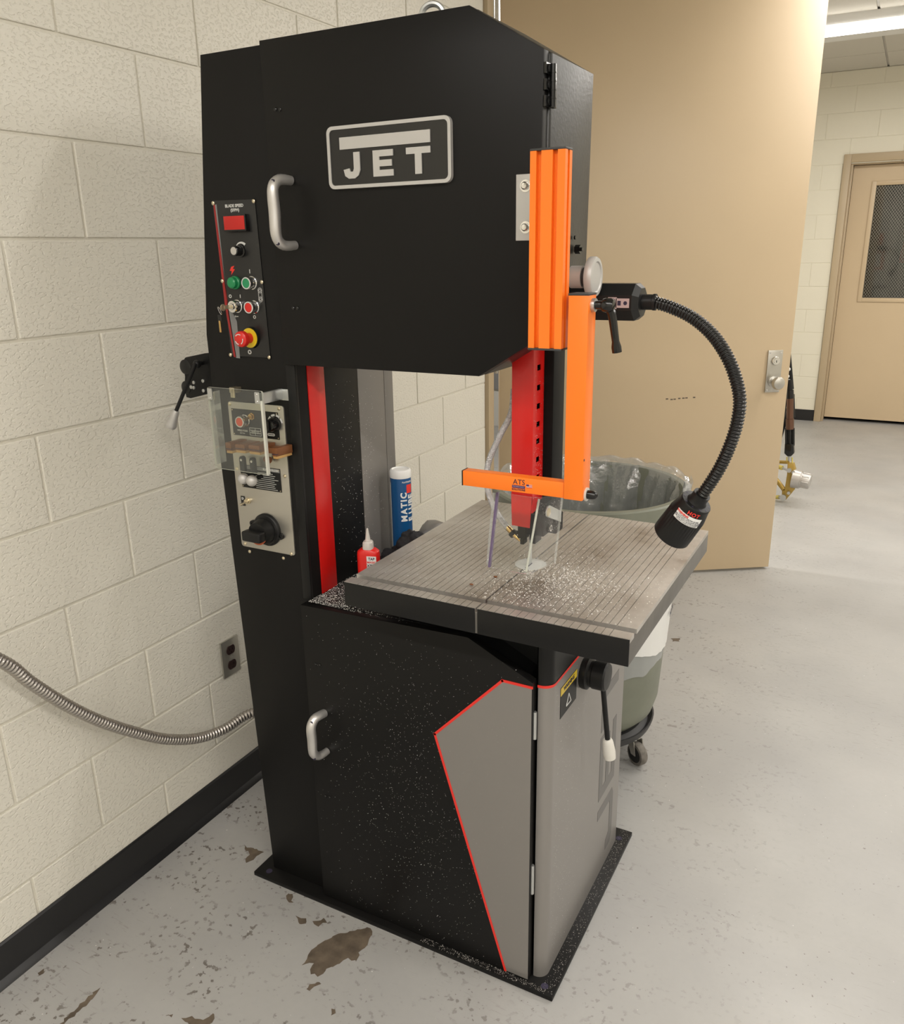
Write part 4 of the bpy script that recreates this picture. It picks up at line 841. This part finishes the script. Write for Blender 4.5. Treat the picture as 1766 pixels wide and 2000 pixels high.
# clamp jaws: four brown blocks with paler lower plates
yj0, yj1 = YW-.032, YW
def jaw(pxa, pxb, py0, py1, y0=YW-.034, y1=YW-.002, m='jaw'):
    x0, z1 = XZ(pxa, py0, y0); x1, z0 = XZ(pxb, py1, y0); return x0, x1, z0, z1
for pa, pb, pt, pb_, yy0 in ((440, 452, 864, 881, YW-.046), (459, 478, 867, 881, YW-.046), (485, 507, 869, 884, YW-.046), (531, 541, 875, 892, YW-.046)):
    x0, z1 = XZ(pa, pt, yy0); x1, z0 = XZ(pb, pb_, yy0)
    jw = BM().prism([(x0, yy0), (x1, yy0), (x1+.006, YW-.001), (x0+.004, YW-.001)], 2, z0, z1, .0008).obj('clamp_jaw', 'jaw', wp, label='copper-brown clamp jaw')
    BM().box(x0-.0006, x1+.0006, yy0-.0006, YW-.004, z0+.0035, z0+.0050).obj('jaw_groove', 'ink', jw)
    BM().prism([(x0, yy0+.002), (x1, yy0+.002), (x1+.004, YW-.001), (x0+.004, YW-.001)], 2, z0-.006, z0-.0003, .0005).obj('jaw_plate', 'jaw2', jw)
x0, z1 = XZ(448, 868, YW-.02); x1, z0 = XZ(552, 890, YW-.02)
BM().box(x0, x1, YW-.028, YW-.001, z0+.004, z0+.016, .001).obj('jaw_bar', 'jaw', wp, label='copper-brown jaw bar')
q = XZ(525, 898, YW-.012); BM().cyl((q[0]-.008, YW-.014, q[1]+.002), (q[0]+.006, YW-.014, q[1]), .007, 12).obj('jaw_pivot', 'jaw', wp)
for pa, pb, p0, p1 in ((469, 481, 890, 926), (489, 501, 893, 930)):
    x0, z1 = XZ(pa, p0, YW-.016); x1, z0 = XZ(pb, p1, YW-.016); cl_ = BM().prism(rrect(x0, x1, z0, z1, .005), 1, YW-.020, YW-.012, .0008).obj('clamp_lever', 'blackp', wp)
    BM().lathe([(.003, 0), (.003, .0015), (.0003, .002)], ((x0+x1)/2, YW-.020, z1-.008), (0, -1, 0), 10).obj('screw', 'chrome', cl_)
for px, py in ((475.5, 935), (492, 939)):
    x, z = XZ(px, py, YW-.045); b_ = BM().sphere((x, YW-.045, z), .0125, 24).obj('ball_knob', 'silverp', wp, label='silver ball knob')
    BM().cyl((x+.002, YW-.040, z+.002), (x+.004, YW-.016, z+.004), .0045, 12).obj('knob_stem', 'blackp', b_)
tg, c_ = rotary(485, 978, YW, wp, [(.0075, 0), (.0075, .003), (.0055, .0032), (.0055, .009), (.004, .009)], 'screw', 'toggle_switch', seg=12)
BM().tube([c_+Vector((0, -.007, 0)), c_+Vector((-.005, -.022, -.005))], .0022, 10, rfn=lambda d: .0016+.1*d).obj('toggle_lever', 'screw', tg)
x0, z1 = XZ(470.5, 968, YW); x1, z0 = XZ(480, 988, YW); sg = BM().box(x0, x1, YW-.0008, YW, z0, z1).obj('small_sign', 'blackg', wp)
text('D', .008, 'print', sg, ((x0+x1)/2, YW-.0012, z1-.006), bold=.0003, **FRONT)
# big rotary disconnect switch
rs, c_ = rotary(523, 1034, YW, wp, [(.0385, 0), (.0385, .004), (.0365, .007), (.035, .008), (.0335, .012), (.0005, .012)], 'blackp', 'rotary_switch', seg=48, label='black rotary disconnect switch')
for sg_ in (1, -1): BM().lathe([(.0075, 0), (.0075, .006), (.003, .0065), (.0028, .004), (.0003, .004)], (c_.x+sg_*.040, YW, c_.z-.010*sg_), (0, -1, 0), 16).obj('switch_lug', 'blackp', rs)
BM().lathe([(.0305, .010), (.0290, .020), (.0265, .030), (.0255, .036), (.0005, .0362)], c_, (0, -1, 0), 40).obj('switch_dial', 'blackp', rs)
BM().box(c_.x-.028, c_.x+.024, YW-.058, YW-.034, c_.z-.014, c_.z+.009, .004, 3).obj('switch_handle', 'blackp', rs)
arc(c_.x, c_.z, .013, .0262, 205, 330, YW-.0352, rs, m=mat('dull_orange', (.42, .08, .02), .5), name='orange_sector', t=.0012)

# ---------- shear / roller bracket with lever on the left
yk = 1.47
pk = [P(a, b, 1, yk) for a, b in ((440, 688), (400, 690), (362, 698), (356, 706), (362, 735), (360, 758), (364, 776), (372, 778), (409, 768), (440, 770))]
sh = part(BM().prism([(p.x, p.z) for p in pk], 1, yk, yk+.012, .001), 'shear_bracket', 'blackm', label='black side bracket with rollers and hand lever')
for px, py, r in ((364, 717, .018), (366, 757, .016)):
    q = P(px, py, 1, yk-.0); BM().lathe([(r, 0), (r, .020), (r*.8, .022), (.001, .022)], (q.x-.004, yk+.020, q.z), (0, -1, 0), 24).lathe([(r*1.05, 0), (r*1.05, .016)], (q.x-.010, yk+.045, q.z), (0, -1, 0), 24).obj('roller', 'blackg', sh)
for px, py in ((379, 747), (397, 744), (374, 756), (379, 757), (398, 763)):
    q = P(px, py, 1, yk-.001); BM().lathe([(.0045, 0), (.0045, .003), (.0025, .004), (.0003, .004)], (q.x, yk, q.z), (0, -1, 0), 8).obj('bolt', 'zinc', sh)
k0 = P(379, 712, 1, yk-.03); k1 = P(344, 803, 1, yk-.045); k2 = P(332, 836, 1, yk-.05)
BM().tube([Vector((k0.x, yk-.002, k0.z)), Vector((k0.x, yk-.026, k0.z)), k0+Vector((-.002, 0, -.008)), k1], .0048, 10, step=.01).sphere(Vector((k0.x, yk-.020, k0.z)), .010, 14).obj('lever', 'blackp', sh)
dd = (k2-k1).normalized(); L = (k2-k1).length; BM().lathe([(.0065, 0), (.008, .002), (.0105, L*.45), (.0140, L*.80), (.0145, L*.85), (.0125, L*.98), (.001, L)], k1-dd*.002, dd, 20).obj('lever_grip', 'silverp', sh, label='silver tapered lever grip')
# ---------- clear shield over the welder
ya = 1.308
sc_ = [XZ(407, 756, ya), XZ(514, 765, ya), XZ(522, 928, ya), XZ(418, 914, ya)]
a0x = (sc_[0][0]+sc_[3][0])/2; a1x = (sc_[1][0]+sc_[2][0])/2; az1 = (sc_[0][1]+sc_[1][1])/2; az0 = (sc_[2][1]+sc_[3][1])/2
sh2 = BM().prism(rrect(a0x, a1x, az0, az1, .004), 1, ya, ya+.0045)
for f in sh2.b.faces: f.material_index = 0 if abs(f.normal.y) > .9 or len(f.verts) > 6 else 1
shd = part(sh2, 'clear_shield', ['smoke', 'acredge'], label='clear plastic flip-up shield', smooth=False)
sd = BM().box(a0x+.002, a0x+.0065, ya+.0045, YC-.012, az0+.010, az1-.004).b; bmesh.ops.recalc_face_normals(sd, faces=sd.faces[:]); sd.free()
BM().box(a1x-.006, a1x-.0005, ya-.0006, ya+.007, az0, az1-.02, .001).obj('shield_edge', 'acredge', shd, label='bright cut plastic edge')
for xx in (a0x+.006, a1x-.014):
    hh = BM().prism(rrect(xx-.004, xx+.009, az1-.026, az1-.002, .002), 1, ya-.0022, ya-.0002).obj('shield_clip', 'zinc', shd)
    for zz in (az1-.022, az1-.007): BM().lathe([(.002, 0), (.0003, .0012)], (xx+.002, ya-.0022, zz), (0, -1, 0), 10).obj('rivet', 'chrome', hh)
bl = BM().box(a1x-.0065, a1x-.005, ya-.001, YC-.001, az1-.028, az1-.004, .0004).box(a1x-.005, a1x+.018, YC-.0025, YC-.0003, az1-.028, az1-.004, .0004).obj('shield_arm', 'zinc', shd, label='zinc shield arm')
bl = BM().box(a1x+.001, a1x+.003, ya+.003, YC-.001, az1-.026, az1-.003, .0006).obj('shield_arm', 'zinc', shd)
BM().box(a0x, a0x+.0025, ya+.0046, ya+.034, az0+.008, az1-.012, .0004).obj('shield_flange', 'acrthin', shd)
q = P(453, 762, 1, YC-.02); BM().box(q.x-.006, q.x+.010, YC-.022, YC-.0005, q.z-.006, q.z+.006, .001).box(q.x-.002, q.x+.010, YC-.024, YC-.020, q.z-.016, q.z+.006, .001).obj('shield_catch', 'screw', shd)

# chips stuck on the saw (far too many to count)
def gauss_pts(n, f): 
    out = []
    while len(out) < n:
        r = f()
        if r: out.append(r)
    return out
def f_door():
    x = random.gauss(.80, .15); z = random.gauss(.42, .26)
    if .51 < x < 1.07 and .02 < z < .80: return ((x, 1.3515, z), (0, -1, 0))
flecks('metal_chips', gauss_pts(1700, f_door), 'chip', ld_, .00035, .0008, kind='stuff')
def f_side():
    y = 1.40+abs(random.gauss(0, .10)); z = random.uniform(.03, .74)
    if y < 1.88: return ((XS+.0001, y, z), (1, 0, 0))
flecks('metal_chips', gauss_pts(700, f_side), 'chip', post, .0003, .0007, kind='stuff')
flecks('metal_chips', gauss_pts(420, f_guide), 'chipd', ghd, .0004, .001, kind='stuff')
def f_red():
    z = 1.06+abs(random.gauss(0, .12))
    return ((1.0243, random.uniform(1.463, 1.511), z), (1, 0, 0)) if 1.11 < z < 1.4 else None
flecks('metal_chips', gauss_pts(260, f_red), 'chip', rgo, .0003, .0008, kind='stuff')
def f_throat():
    y = random.gauss(1.58, .07); z = random.gauss(1.08, .13)
    if 1.475 < y < 1.74 and .85 < z < 1.35: return ((.5203, y, z), (1, 0, 0))
flecks('metal_chips', gauss_pts(330, f_throat), 'chip', column, .0005, .001, kind='stuff')
def f_ledge():
    x = .52+abs(random.gauss(0, .10)); y = 1.36+abs(random.gauss(0, .12))
    if x < 1.05 and y < 1.85 and not (x > .93): return ((x, y, .8325), (0, 0, 1))
flecks('metal_chips', gauss_pts(3000, f_ledge), 'chip', cab, .0005, .0013, kind='stuff')
def f_base():
    if random.random() < .5: return ((random.uniform(.8, 1.12), random.uniform(1.337, 1.352), .0122), (0, 0, 1))
    return ((random.uniform(1.11, 1.138), random.uniform(1.34, 1.94), .0122), (0, 0, 1))
flecks('metal_chips', gauss_pts(900, f_base), 'chipd', bp_, .0005, .0012, kind='stuff')
def f_tab():
    x = random.gauss(1.08, .080); y = random.gauss(1.45, .10)
    if random.random() < .25: x = random.uniform(.72, 1.28); y = random.uniform(1.27, 1.88)
    if .71 < x < 1.285 and 1.31 < y < 1.885: return ((x, y, TZ), (0, 0, 1))
flecks('metal_chips', gauss_pts(3600, f_tab), 'chip', kind='stuff', label='bright metal chips scattered over the saw table', cat='metal chips', smin=.0006, smax=.0014)
def f_slot():
    x = random.uniform(.88, 1.28); y = random.uniform(1.2905, 1.3055)
    return ((x, y, TZ-.0088), (0, 0, 1))
flecks('metal_chips', gauss_pts(900, f_slot), 'chipd', tbl, .0007, .0015, kind='stuff')
def f_floor():
    x = random.uniform(.05, 3.2); y = random.uniform(.6, 3.6)
    if .28 < x < 1.15 and 1.33 < y < 1.95: return None
    return ((x, y, 0), (0, 0, 1))
flecks('metal_chips', gauss_pts(700, f_floor), 'chip', kind='stuff', label='tiny bright metal chips strewn across the grey floor', cat='metal chips', smin=.0008, smax=.0018)
for px, py, k in ((921, 1143, 0), (968, 1128, 1)):
    q = P(px, py, 2, TZ); BM().sphere((q.x, q.y, TZ+.002), .0035, 8, (1.3, .8, .5)).obj('brown_crumb', 'jaw', label='brown crumb on the table %s' % ('nearer the front slot' if k == 0 else 'nearer the round insert'), cat='crumb')

# ============================================================ THINGS ON THE SAW
# red squeeze bottle
bo = thing('squeeze_bottle', 'red squeeze bottle with pointed nozzle beside the saw table', 'bottle', (.600, 1.500, .8325))
def sup(a, w_, d_, e=.6): c, s = math.cos(a), math.sin(a); return (w_*math.copysign(abs(c)**e, c), d_*math.copysign(abs(s)**e, s))
def loft(rows, c, rot=0, n=28):
    b = BM(); rings = []
    for (w_, d_, z) in rows:
        ring = []
        for k in range(n):
            x, y = sup(2*PI*k/n, w_, d_); ring.append(b.b.verts.new((c[0]+x*math.cos(rot)-y*math.sin(rot), c[1]+x*math.sin(rot)+y*math.cos(rot), c[2]+z)))
        rings.append(ring)
    for A, B in zip(rings, rings[1:]):
        for k in range(n): b.b.faces.new((A[k], A[(k+1) % n], B[(k+1) % n], B[k]))
    b.b.faces.new(rings[0]); b.b.faces.new(rings[-1]); return b
bc = (.592, 1.505, .8325); brot = .35
loft([(.024, .013, 0), (.0265, .0155, .003), (.0265, .0155, .078), (.0255, .0148, .086), (.018, .012, .092), (.012, .011, .093)], bc, brot).obj('body', 'redlabel', bo)
loft([(.0125, .0125, .092), (.0125, .0125, .096), (.0118, .0118, .108), (.0095, .0095, .111)], bc, brot).obj('cap', 'bottletip', bo)
BM().lathe([(.0075, .110), (.006, .116), (.0022, .141), (.0012, .142)], bc, (0, 0, 1), 16).obj('nozzle', 'bottletip', bo)
cr, sr = math.cos(brot), math.sin(brot)
def onb(u, v, off=.0163): return Vector((bc[0]+u*cr+off*sr, bc[1]+u*sr-off*cr, bc[2]+v))
lb_ = BM(); c4_ = [lb_.b.verts.new(onb(*p)) for p in ((-.001, .036), (.022, .036), (.022, .078), (-.001, .078))]; lb_.b.faces.new(c4_); lbo = lb_.obj('label', 'white', bo, smooth=False, recalc=False)
for s_, v, sz, m_ in (('TAP', .0715, .0085, 'ink'), ('MAGIC', .063, .0068, 'redl'), ('XTRA', .0545, .0085, 'ink'), ('THICK', .0465, .0075, 'navy'), ('CUTTING FLUID', .040, .0028, 'ink')): text(s_, sz, m_, lbo, onb(.0105, v, .0167), (cr, sr, 0), (0, 0, 1), .0002)
# blue grease cartridge
tc = Vector((.566, 1.700, .8325)); gt = thing('grease_cartridge', 'blue lubricant cartridge with white cap standing behind the table', 'cartridge', tc)
H = P(776, 915, 1, 1.70).z-.8325
BM().lathe([(.0262, 0), (.0262, H-.018), (.0005, H-.018)], tc, (0, 0, 1), 40).obj('tube', 'blue', gt)
BM().lathe([(.0268, H-.020), (.0272, H-.018), (.0272, H-.004), (.025, H), (.022, H+.001), (.020, H-.0015), (.001, H-.0015)], tc, (0, 0, 1), 40).obj('cap', 'white', gt)
toc = math.atan2(-tc.y, CX-tc.x)
def ontube(ang, z, lift): a = toc+ang; return Vector((tc.x+(.0262+lift)*math.cos(a), tc.y+(.0262+lift)*math.sin(a), tc.z+z))
def tubewarp(ang0, z0): return lambda co: ontube(ang0+(-co.y)*-1/.0262*-1, z0+co.x, .0004+co.z)
def patch_tube(a0, a1, z0, z1, m, name, n=10, lift=.0004):
    b = BM(); A = [b.b.verts.new(ontube(a0+(a1-a0)*k/n, z0, lift)) for k in range(n+1)]; B = [b.b.verts.new(ontube(a0+(a1-a0)*k/n, z1, lift)) for k in range(n+1)]
    for k in range(n): b.b.faces.new((A[k], A[k+1], B[k+1], B[k]))
    b.obj(name, m, gt)
text('MATIC', .021, 'white', gt, ontube(.28, .125, 0), bold=.0009, ext=.0001, spacing=1.3, warp=lambda co: ontube(.27-co.y/.0262, .142+co.x, .0008+co.z), name='white_lettering')
text('E LUBE', .021, 'white', gt, ontube(.95, .125, 0), bold=.0009, ext=.0001, spacing=1.12, warp=lambda co: ontube(1.02-co.y/.0262, .138+co.x, .0008+co.z), name='white_lettering')
text('PLATINUM', .0055, 'white', gt, ontube(.5, H-.030, 0), ext=.0001, bold=.0001, warp=lambda co: ontube(.62+co.x/.0262, H-.029+co.y, .0008+co.z), name='white_lettering')
patch_tube(.55, 1.2, H-.058, H-.036, 'redl', 'red_emblem', lift=.0006)
patch_tube(-1.75, -1.22, .02, H-.032, 'white', 'white_panel')
# black glove / rag
def lump(c, sx, sy, sz, seed, m, name, parent=None, n=3, amp=.35, **k):
    b = bmesh.new(); bmesh.ops.create_icosphere(b, subdivisions=n, radius=1)
    for v in b.verts:
        d = v.co.normalized(); f = 1+amp*noise.noise(d*1.7+Vector((seed, 0, 0)))+amp*.45*noise.noise(d*4.3+Vector((0, seed, 0)))-.10*abs(noise.noise(d*7+Vector((seed, 3, 0))))
        v.co = Vector((c[0]+d.x*f*sx, c[1]+d.y*f*sy, max(c[2]-sz*.85, c[2]+d.z*f*sz)))
    return obj2(name, b, m, parent, ang=1.2, **k)
gv = thing('work_glove', 'crumpled black fabric glove at the foot of the blue cartridge', 'glove', (.63, 1.70, .8325))
lump((.594, 1.612, .856), .040, .034, .030, 2.1, 'cloth', 'palm', gv, 5, .3)
lump((.636, 1.634, .882), .046, .038, .050, 5.3, 'cloth', 'cuff', gv, 5, .3)
for k, (x, y, z) in enumerate(((.572, 1.598, .846), (.615, 1.612, .880))): lump((x, y, z), .018, .026, .014, 7+k, 'cloth', 'finger', gv, 4, .3)
lump((.600, 1.80, .868), .040, .05, .040, 9.2, 'greyc', 'folded_rag', label='grey rag lying behind the black glove', cat='rag', n=3, amp=.15)

# ============================================================ BIN ON DOLLY
bc = Vector((.845, 2.345, 0)); rim = .897; RR = .292
can = thing('trash_can', 'large round grey-green bin with clear liner behind the saw', 'bin', bc)
BM().lathe([(.175, .125), (.198, .132), (.228, .165), (.242, .215), (RR-.014, rim-.05), (RR-.010, rim-.045), (RR+.008, rim-.042), (RR+.008, rim-.004), (RR+.002, rim), (RR-.016, rim-.001), (RR-.020, rim-.008), (.236, .215), (.20, .17), (.001, .16)], bc, (0, 0, 1), 64, caps=False).obj('bin_body', 'can', can)
# liner inside, over the rim and hanging down outside
def lr(r, h, a, k):
    amp = (.000, .004, .020, .040, .048, .044, .034, .012, .004, .002, .003, .006, .010, .012, .013)[k]
    f = math.sin(a*13+k*.5)+.7*math.sin(a*29+1.3*k)+.5*math.sin(a*7+2)
    sgn = -1 if k < 8 else 1
    return r+(sgn*amp*(.5+.35*f) if k < 8 else abs(amp*(.4+.4*f)))
prof = [(.19, .24), (.225, .32), (.243, .42), (.252, .54), (.258, .64), (.264, .74), (.270, .81), (.272, .865), (.276, .895), (.284, .901), (.294, .903), (RR+.0095, .901), (RR+.0115, .892), (RR+.0115, .885), (RR+.0115, .878)]
lb_ = BM().lathe(prof, bc, (0, 0, 1), 180, caps=False, rfn=lr)
dead = []
for v in lb_.b.verts:
    a = math.atan2(v.co.y-bc.y, v.co.x-bc.x); r = math.hypot(v.co.y-bc.y, v.co.x-bc.x)
    if v.co.z > .855: v.co.z += .004*math.sin(a*11)+.003*math.sin(a*23+1)+.004
    if math.sin(a-.5) > 0 and v.co.z > .86: v.co.z += .014*abs(math.sin(a*5))
    if math.sin(a-.35) < .05 and r > .285: dead.append(v)
    elif math.sin(a-.35) < .05 and v.co.z > .80: v.co.z -= .030+.012*math.sin(a*6)
bmesh.ops.delete(lb_.b, geom=dead, context='VERTS')
bmesh.ops.recalc_face_normals(lb_.b, faces=lb_.b.faces[:])
lb_.obj('bin_liner', 'bag', can, label='wrinkled clear plastic liner', ang=3)
# loose fold standing up on the right-hand side
fb = BM(); rows = []
for i in range(9):
    row = []
    for j in range(14):
        u, v = i/8, j/13; a = -.12+u*.42
        r = .292-.03*v-.16*v*v*(.4+.6*u) + .012*math.sin(u*9+v*4)
        row.append(fb.b.verts.new((bc.x+r*math.cos(a), bc.y+r*math.sin(a), .925-.30*v+.012*math.sin(u*14+v*3))))
    rows.append(row)
for A, B in zip(rows, rows[1:]):
    for j in range(13): fb.b.faces.new((A[j], B[j], B[j+1], A[j+1]))
fb.obj('liner_fold', 'bag', can, ang=3)
def wall_r(z): return .242+(z-.215)*(RR-.014-.242)/(rim-.05-.215)
def wrap(a0, a1, zt, zb, m, name, lift, label, zbf=lambda t: 0, n=26):
    b = BM(); rows = []
    for j in range(5):
        row = []
        for k in range(n+1):
            t = k/n; a = a0+(a1-a0)*t; z0 = zb+zbf(t); z = z0+(zt-z0)*j/4; r = wall_r(z)+lift+.0015*math.sin(k*2.3+j)*(4-j)/4
            row.append(b.b.verts.new((bc.x+r*math.cos(a), bc.y+r*math.sin(a), z)))
        rows.append(row)
    for A, B in zip(rows, rows[1:]):
        for k in range(n): b.b.faces.new((A[k], A[k+1], B[k+1], B[k]))
    return b.obj(name, m, can, label=label, ang=3)
wrap(-1.5, .42, .70, .345, mat('grey_film', (.30, .31, .30), .25), 'film_remnant', .0025, 'torn grey film band', lambda t: .012*math.sin(t*9)+.006*math.sin(t*31)+.03*t)
wrap(-1.0, .36, .68, .40, 'white', 'paper_label', .0055, 'white lettered label', lambda t: .10*max(0, .55-t)+.02*max(0, t-.8))
ab = .12
text('NO TR', .024, 'ink', can, (bc.x+(wall_r(.52)+.0085)*math.cos(ab), bc.y+(wall_r(.52)+.0085)*math.sin(ab), .515), (-math.sin(ab), math.cos(ab), 0), (0, 0, 1), .0004)
lump((bc.x+.02, bc.y-.05, .60), .17, .15, .10, 3.3, 'bag', 'waste', can, 3, .3)
dy_ = thing('bin_dolly', 'dark round dolly on casters carrying the grey-green bin', 'dolly', (bc.x, bc.y, 0))
BM().lathe([(.001, .108), (.205, .096), (.226, .102), (.232, .118), (.234, .128), (.229, .128), (.215, .112), (.20, .1225), (.001, .1225)], bc, (0, 0, 1), 56, caps=False).obj('dolly_ring', 'dolly', dy_)
def caster(a, swing):
    c = bc+Vector((.200*math.cos(a), .200*math.sin(a), 0)); d = Vector((math.cos(swing), math.sin(swing), 0)); s_ = Vector((-d.y, d.x, 0))
    t_ = c+Vector((0, 0, .100)); w_ = c+d*.018+Vector((0, 0, .0375)); fk = BM().cyl(c+Vector((0, 0, .092)), t_, .022, 16)
    for sg in (-1, 1):
        A = [t_+s_*sg*.016+d*(-.018)-Vector((0, 0, .016)), t_+s_*sg*.016+d*.018-Vector((0, 0, .016)), w_+s_*sg*.016+d*.010, w_+s_*sg*.016-d*.010]
        v = [fk.b.verts.new(p) for p in A]+[fk.b.verts.new(p+s_*sg*.003) for p in A]
        fk.b.faces.new(v[:4]); fk.b.faces.new(v[4:][::-1])
        for k in range(4): fk.b.faces.new((v[k], v[(k+1) % 4], v[4+(k+1) % 4], v[4+k]))
    f = fk.obj('caster', 'steel', dy_)
    BM().lathe([(.030, -.0135), (.035, -.0125), (.0375, -.008), (.0375, .008), (.035, .0125), (.030, .0135)], w_, s_, 28).obj('wheel', 'rubber', f)
    BM().lathe([(.027, -.0142), (.027, .0142)], w_, s_, 24).obj('wheel_hub', 'blackp', f)
q = P(1245, 1462, 2, .05); an = math.atan2(q.y-bc.y, q.x-bc.x)
for k in range(5): caster(an+k*2*PI/5, [-.6, .8, 2.5, 3.8, 5.2][k])

# ============================================================ GOLD LINKAGE BEHIND THE DOOR
yg = 5.5
g = thing('suspension_upright', 'gold suspension upright with silver hub on floor behind the open door', 'suspension part', (P(1532, 975, 1, yg).x, yg, 0))
def G(px, py, dy=0): return P(px, py, 1, yg+dy)
up_ = BM().prism([(G(a, b).x, G(a, b).z) for a, b in ((1539, 905), (1551, 905), (1557, 926), (1553, 955), (1536, 975), (1530, 974), (1538, 926))], 1, yg-.015, yg+.035, .003).obj('upright', 'gold', g)
h0 = G(1549, 934, .0); h1 = G(1583, 941, -.01); d = (h1-h0).normalized(); L = (h1-h0).length
BM().lathe([(.062, 0), (.058, L*.45), (.050, L*.47), (.050, L*.55), (.047, L*.56), (.047, L*.93), (.043, L), (.001, L)], h0, d, 28).obj('hub', 'silver', up_, label='silver machined hub')
for k in range(8):
    a = k*PI/4; e1_ = d.orthogonal().normalized(); e2_ = d.cross(e1_); c_ = h0+d*L*.75+(e1_*math.cos(a)+e2_*math.sin(a))*.047
    BM().cyl(c_-d*.02, c_+d*.02, .004, 6).obj('hub_rib', 'silver', up_)
for px, py, r in ((1542, 918, .014), (1550.5, 922, .011), (1530, 971, .019), (1541, 962, .010)):
    q = G(px, py, -.02); BM().cyl(q+Vector((0, .004, 0)), q+Vector((0, -.018, 0)), r, 12).obj('pivot_bolt', 'zinc', g)
def rod(a, b, r, m, name, **k): return BM().cyl(a, b, r, 12).obj(name, m, g, **k)
rod(G(1540, 903), G(1500, 901, .1), .011, 'gold', 'gold_link'); rod(G(1528, 914), G(1490, 900, .1), .014, 'yel', 'yellow_rod'); rod(G(1540, 919, -.01), G(1528, 914, 0), .006, 'zinc', 'rod_end')
rod(G(1532, 957), G(1500, 915, .1), .015, 'gold', 'gold_link'); rod(G(1522, 971), G(1490, 971, .05), .013, 'yel', 'yellow_rod'); rod(G(1529, 971), G(1521, 971), .008, 'zinc', 'rod_end'); rod(G(1532, 957), G(1531, 970), .013, 'gold', 'gold_link'); rod(G(1519, 905), G(1513, 940), .011, 'gold', 'gold_link')
rod(G(1542.5, 900), G(1543, 886), .010, 'zinc', 'clevis_pin')
for sx in (-.016, .016): rod(G(1542.5, 906)+Vector((sx, 0, 0)), G(1542.5, 893)+Vector((sx, 0, 0)), .004, 'yel', 'clevis')
BM().prism([(G(a, b).x, G(a, b).z) for a, b in ((1534, 866), (1551, 866), (1552, 884), (1546, 890), (1539, 890), (1533, 884))], 1, yg-.025, yg+.025, .004).obj('yoke', 'blackg', g)
for sx in (-1, 1): rod(G(1543+sx*6.5, 870), G(1543+sx*6.5, 836), .009, 'blackp', 'yoke_arm')
rod(G(1543, 868), G(1543, 836), .013, 'blackg', 'shock_rod'); rod(G(1543, 838), G(1543, 818), .025, 'copper', 'shock_collar'); rod(G(1543, 818), G(1543.5, 776), .021, 'copper', 'shock_tube', label='bronze coloured shock tube')
rod(G(1543.5, 778), G(1543, 762), .023, 'blackg', 'shock_cap'); rod(G(1543, 764), G(1542, 742), .017, 'blackp', 'shock_neck')
for (a, b, c2, d2, r) in ((1541, 800, 1524, 855, .012), (1536, 772, 1532, 800, .010), (1549, 770, 1550, 815, .010), (1547, 760, 1541, 688, .012), (1538, 762, 1541, 688, .010), (1537, 745, 1540, 725, .012)): rod(G(a, b, .03), G(c2, d2, .03), r, 'blackp', 'black_strut')
for px, py in ((1540, 722), (1538, 736), (1541, 745)): q = G(px, py); BM().sphere((q.x, q.y+.02, q.z), .012, 10).obj('pale_clip', 'white', g)
corridor_fill = thing('ceiling_light', 'added white fill light for the corridor behind the hinge side', 'ceiling light', (-1.4, 4.2, CE))  # unseen fixture, added to brighten the corridor behind the hinge gap
BM().box(-2.0, -.8, 4.05, 4.35, CE-.06, CE).obj('housing', 'white', corridor_fill)
fill_d = bpy.data.lights.new('fluorescent_light', 'AREA'); fill_d.shape = 'RECTANGLE'; fill_d.size = 1.1; fill_d.size_y = .2; fill_d.energy = 60; fill_d.color = LIGHT_COL  # added fill lamp, lifts the dark view through the gap
fill_o = bpy.data.objects.new('fluorescent_light', fill_d); COL.objects.link(fill_o); fill_o.location = (-1.4, 4.2, CE-.065)
# things seen through the crack beside the hinge
BM().box(-2.6, -.2, 6.95, 7.05, 0, CE).obj('wall_corridor', 'corridor', kind='structure')
lk = thing('notice_board', 'narrow black and white notice seen through the hinge gap', 'notice', (-1.5, 6.93, .3))
for k, (a, b, m_) in enumerate(((-.1+.45, .75, 'stripe'), (.75, .95, 'print'), (.95, 1.02, 'ink'), (1.02, 1.25, 'print'), (1.25, 1.36, 'ink'), (1.36, 1.5, 'print'))): BM().box(-2.1, -1.2, 6.925, 6.949, a, b-.01).obj('board_panel', m_, lk)
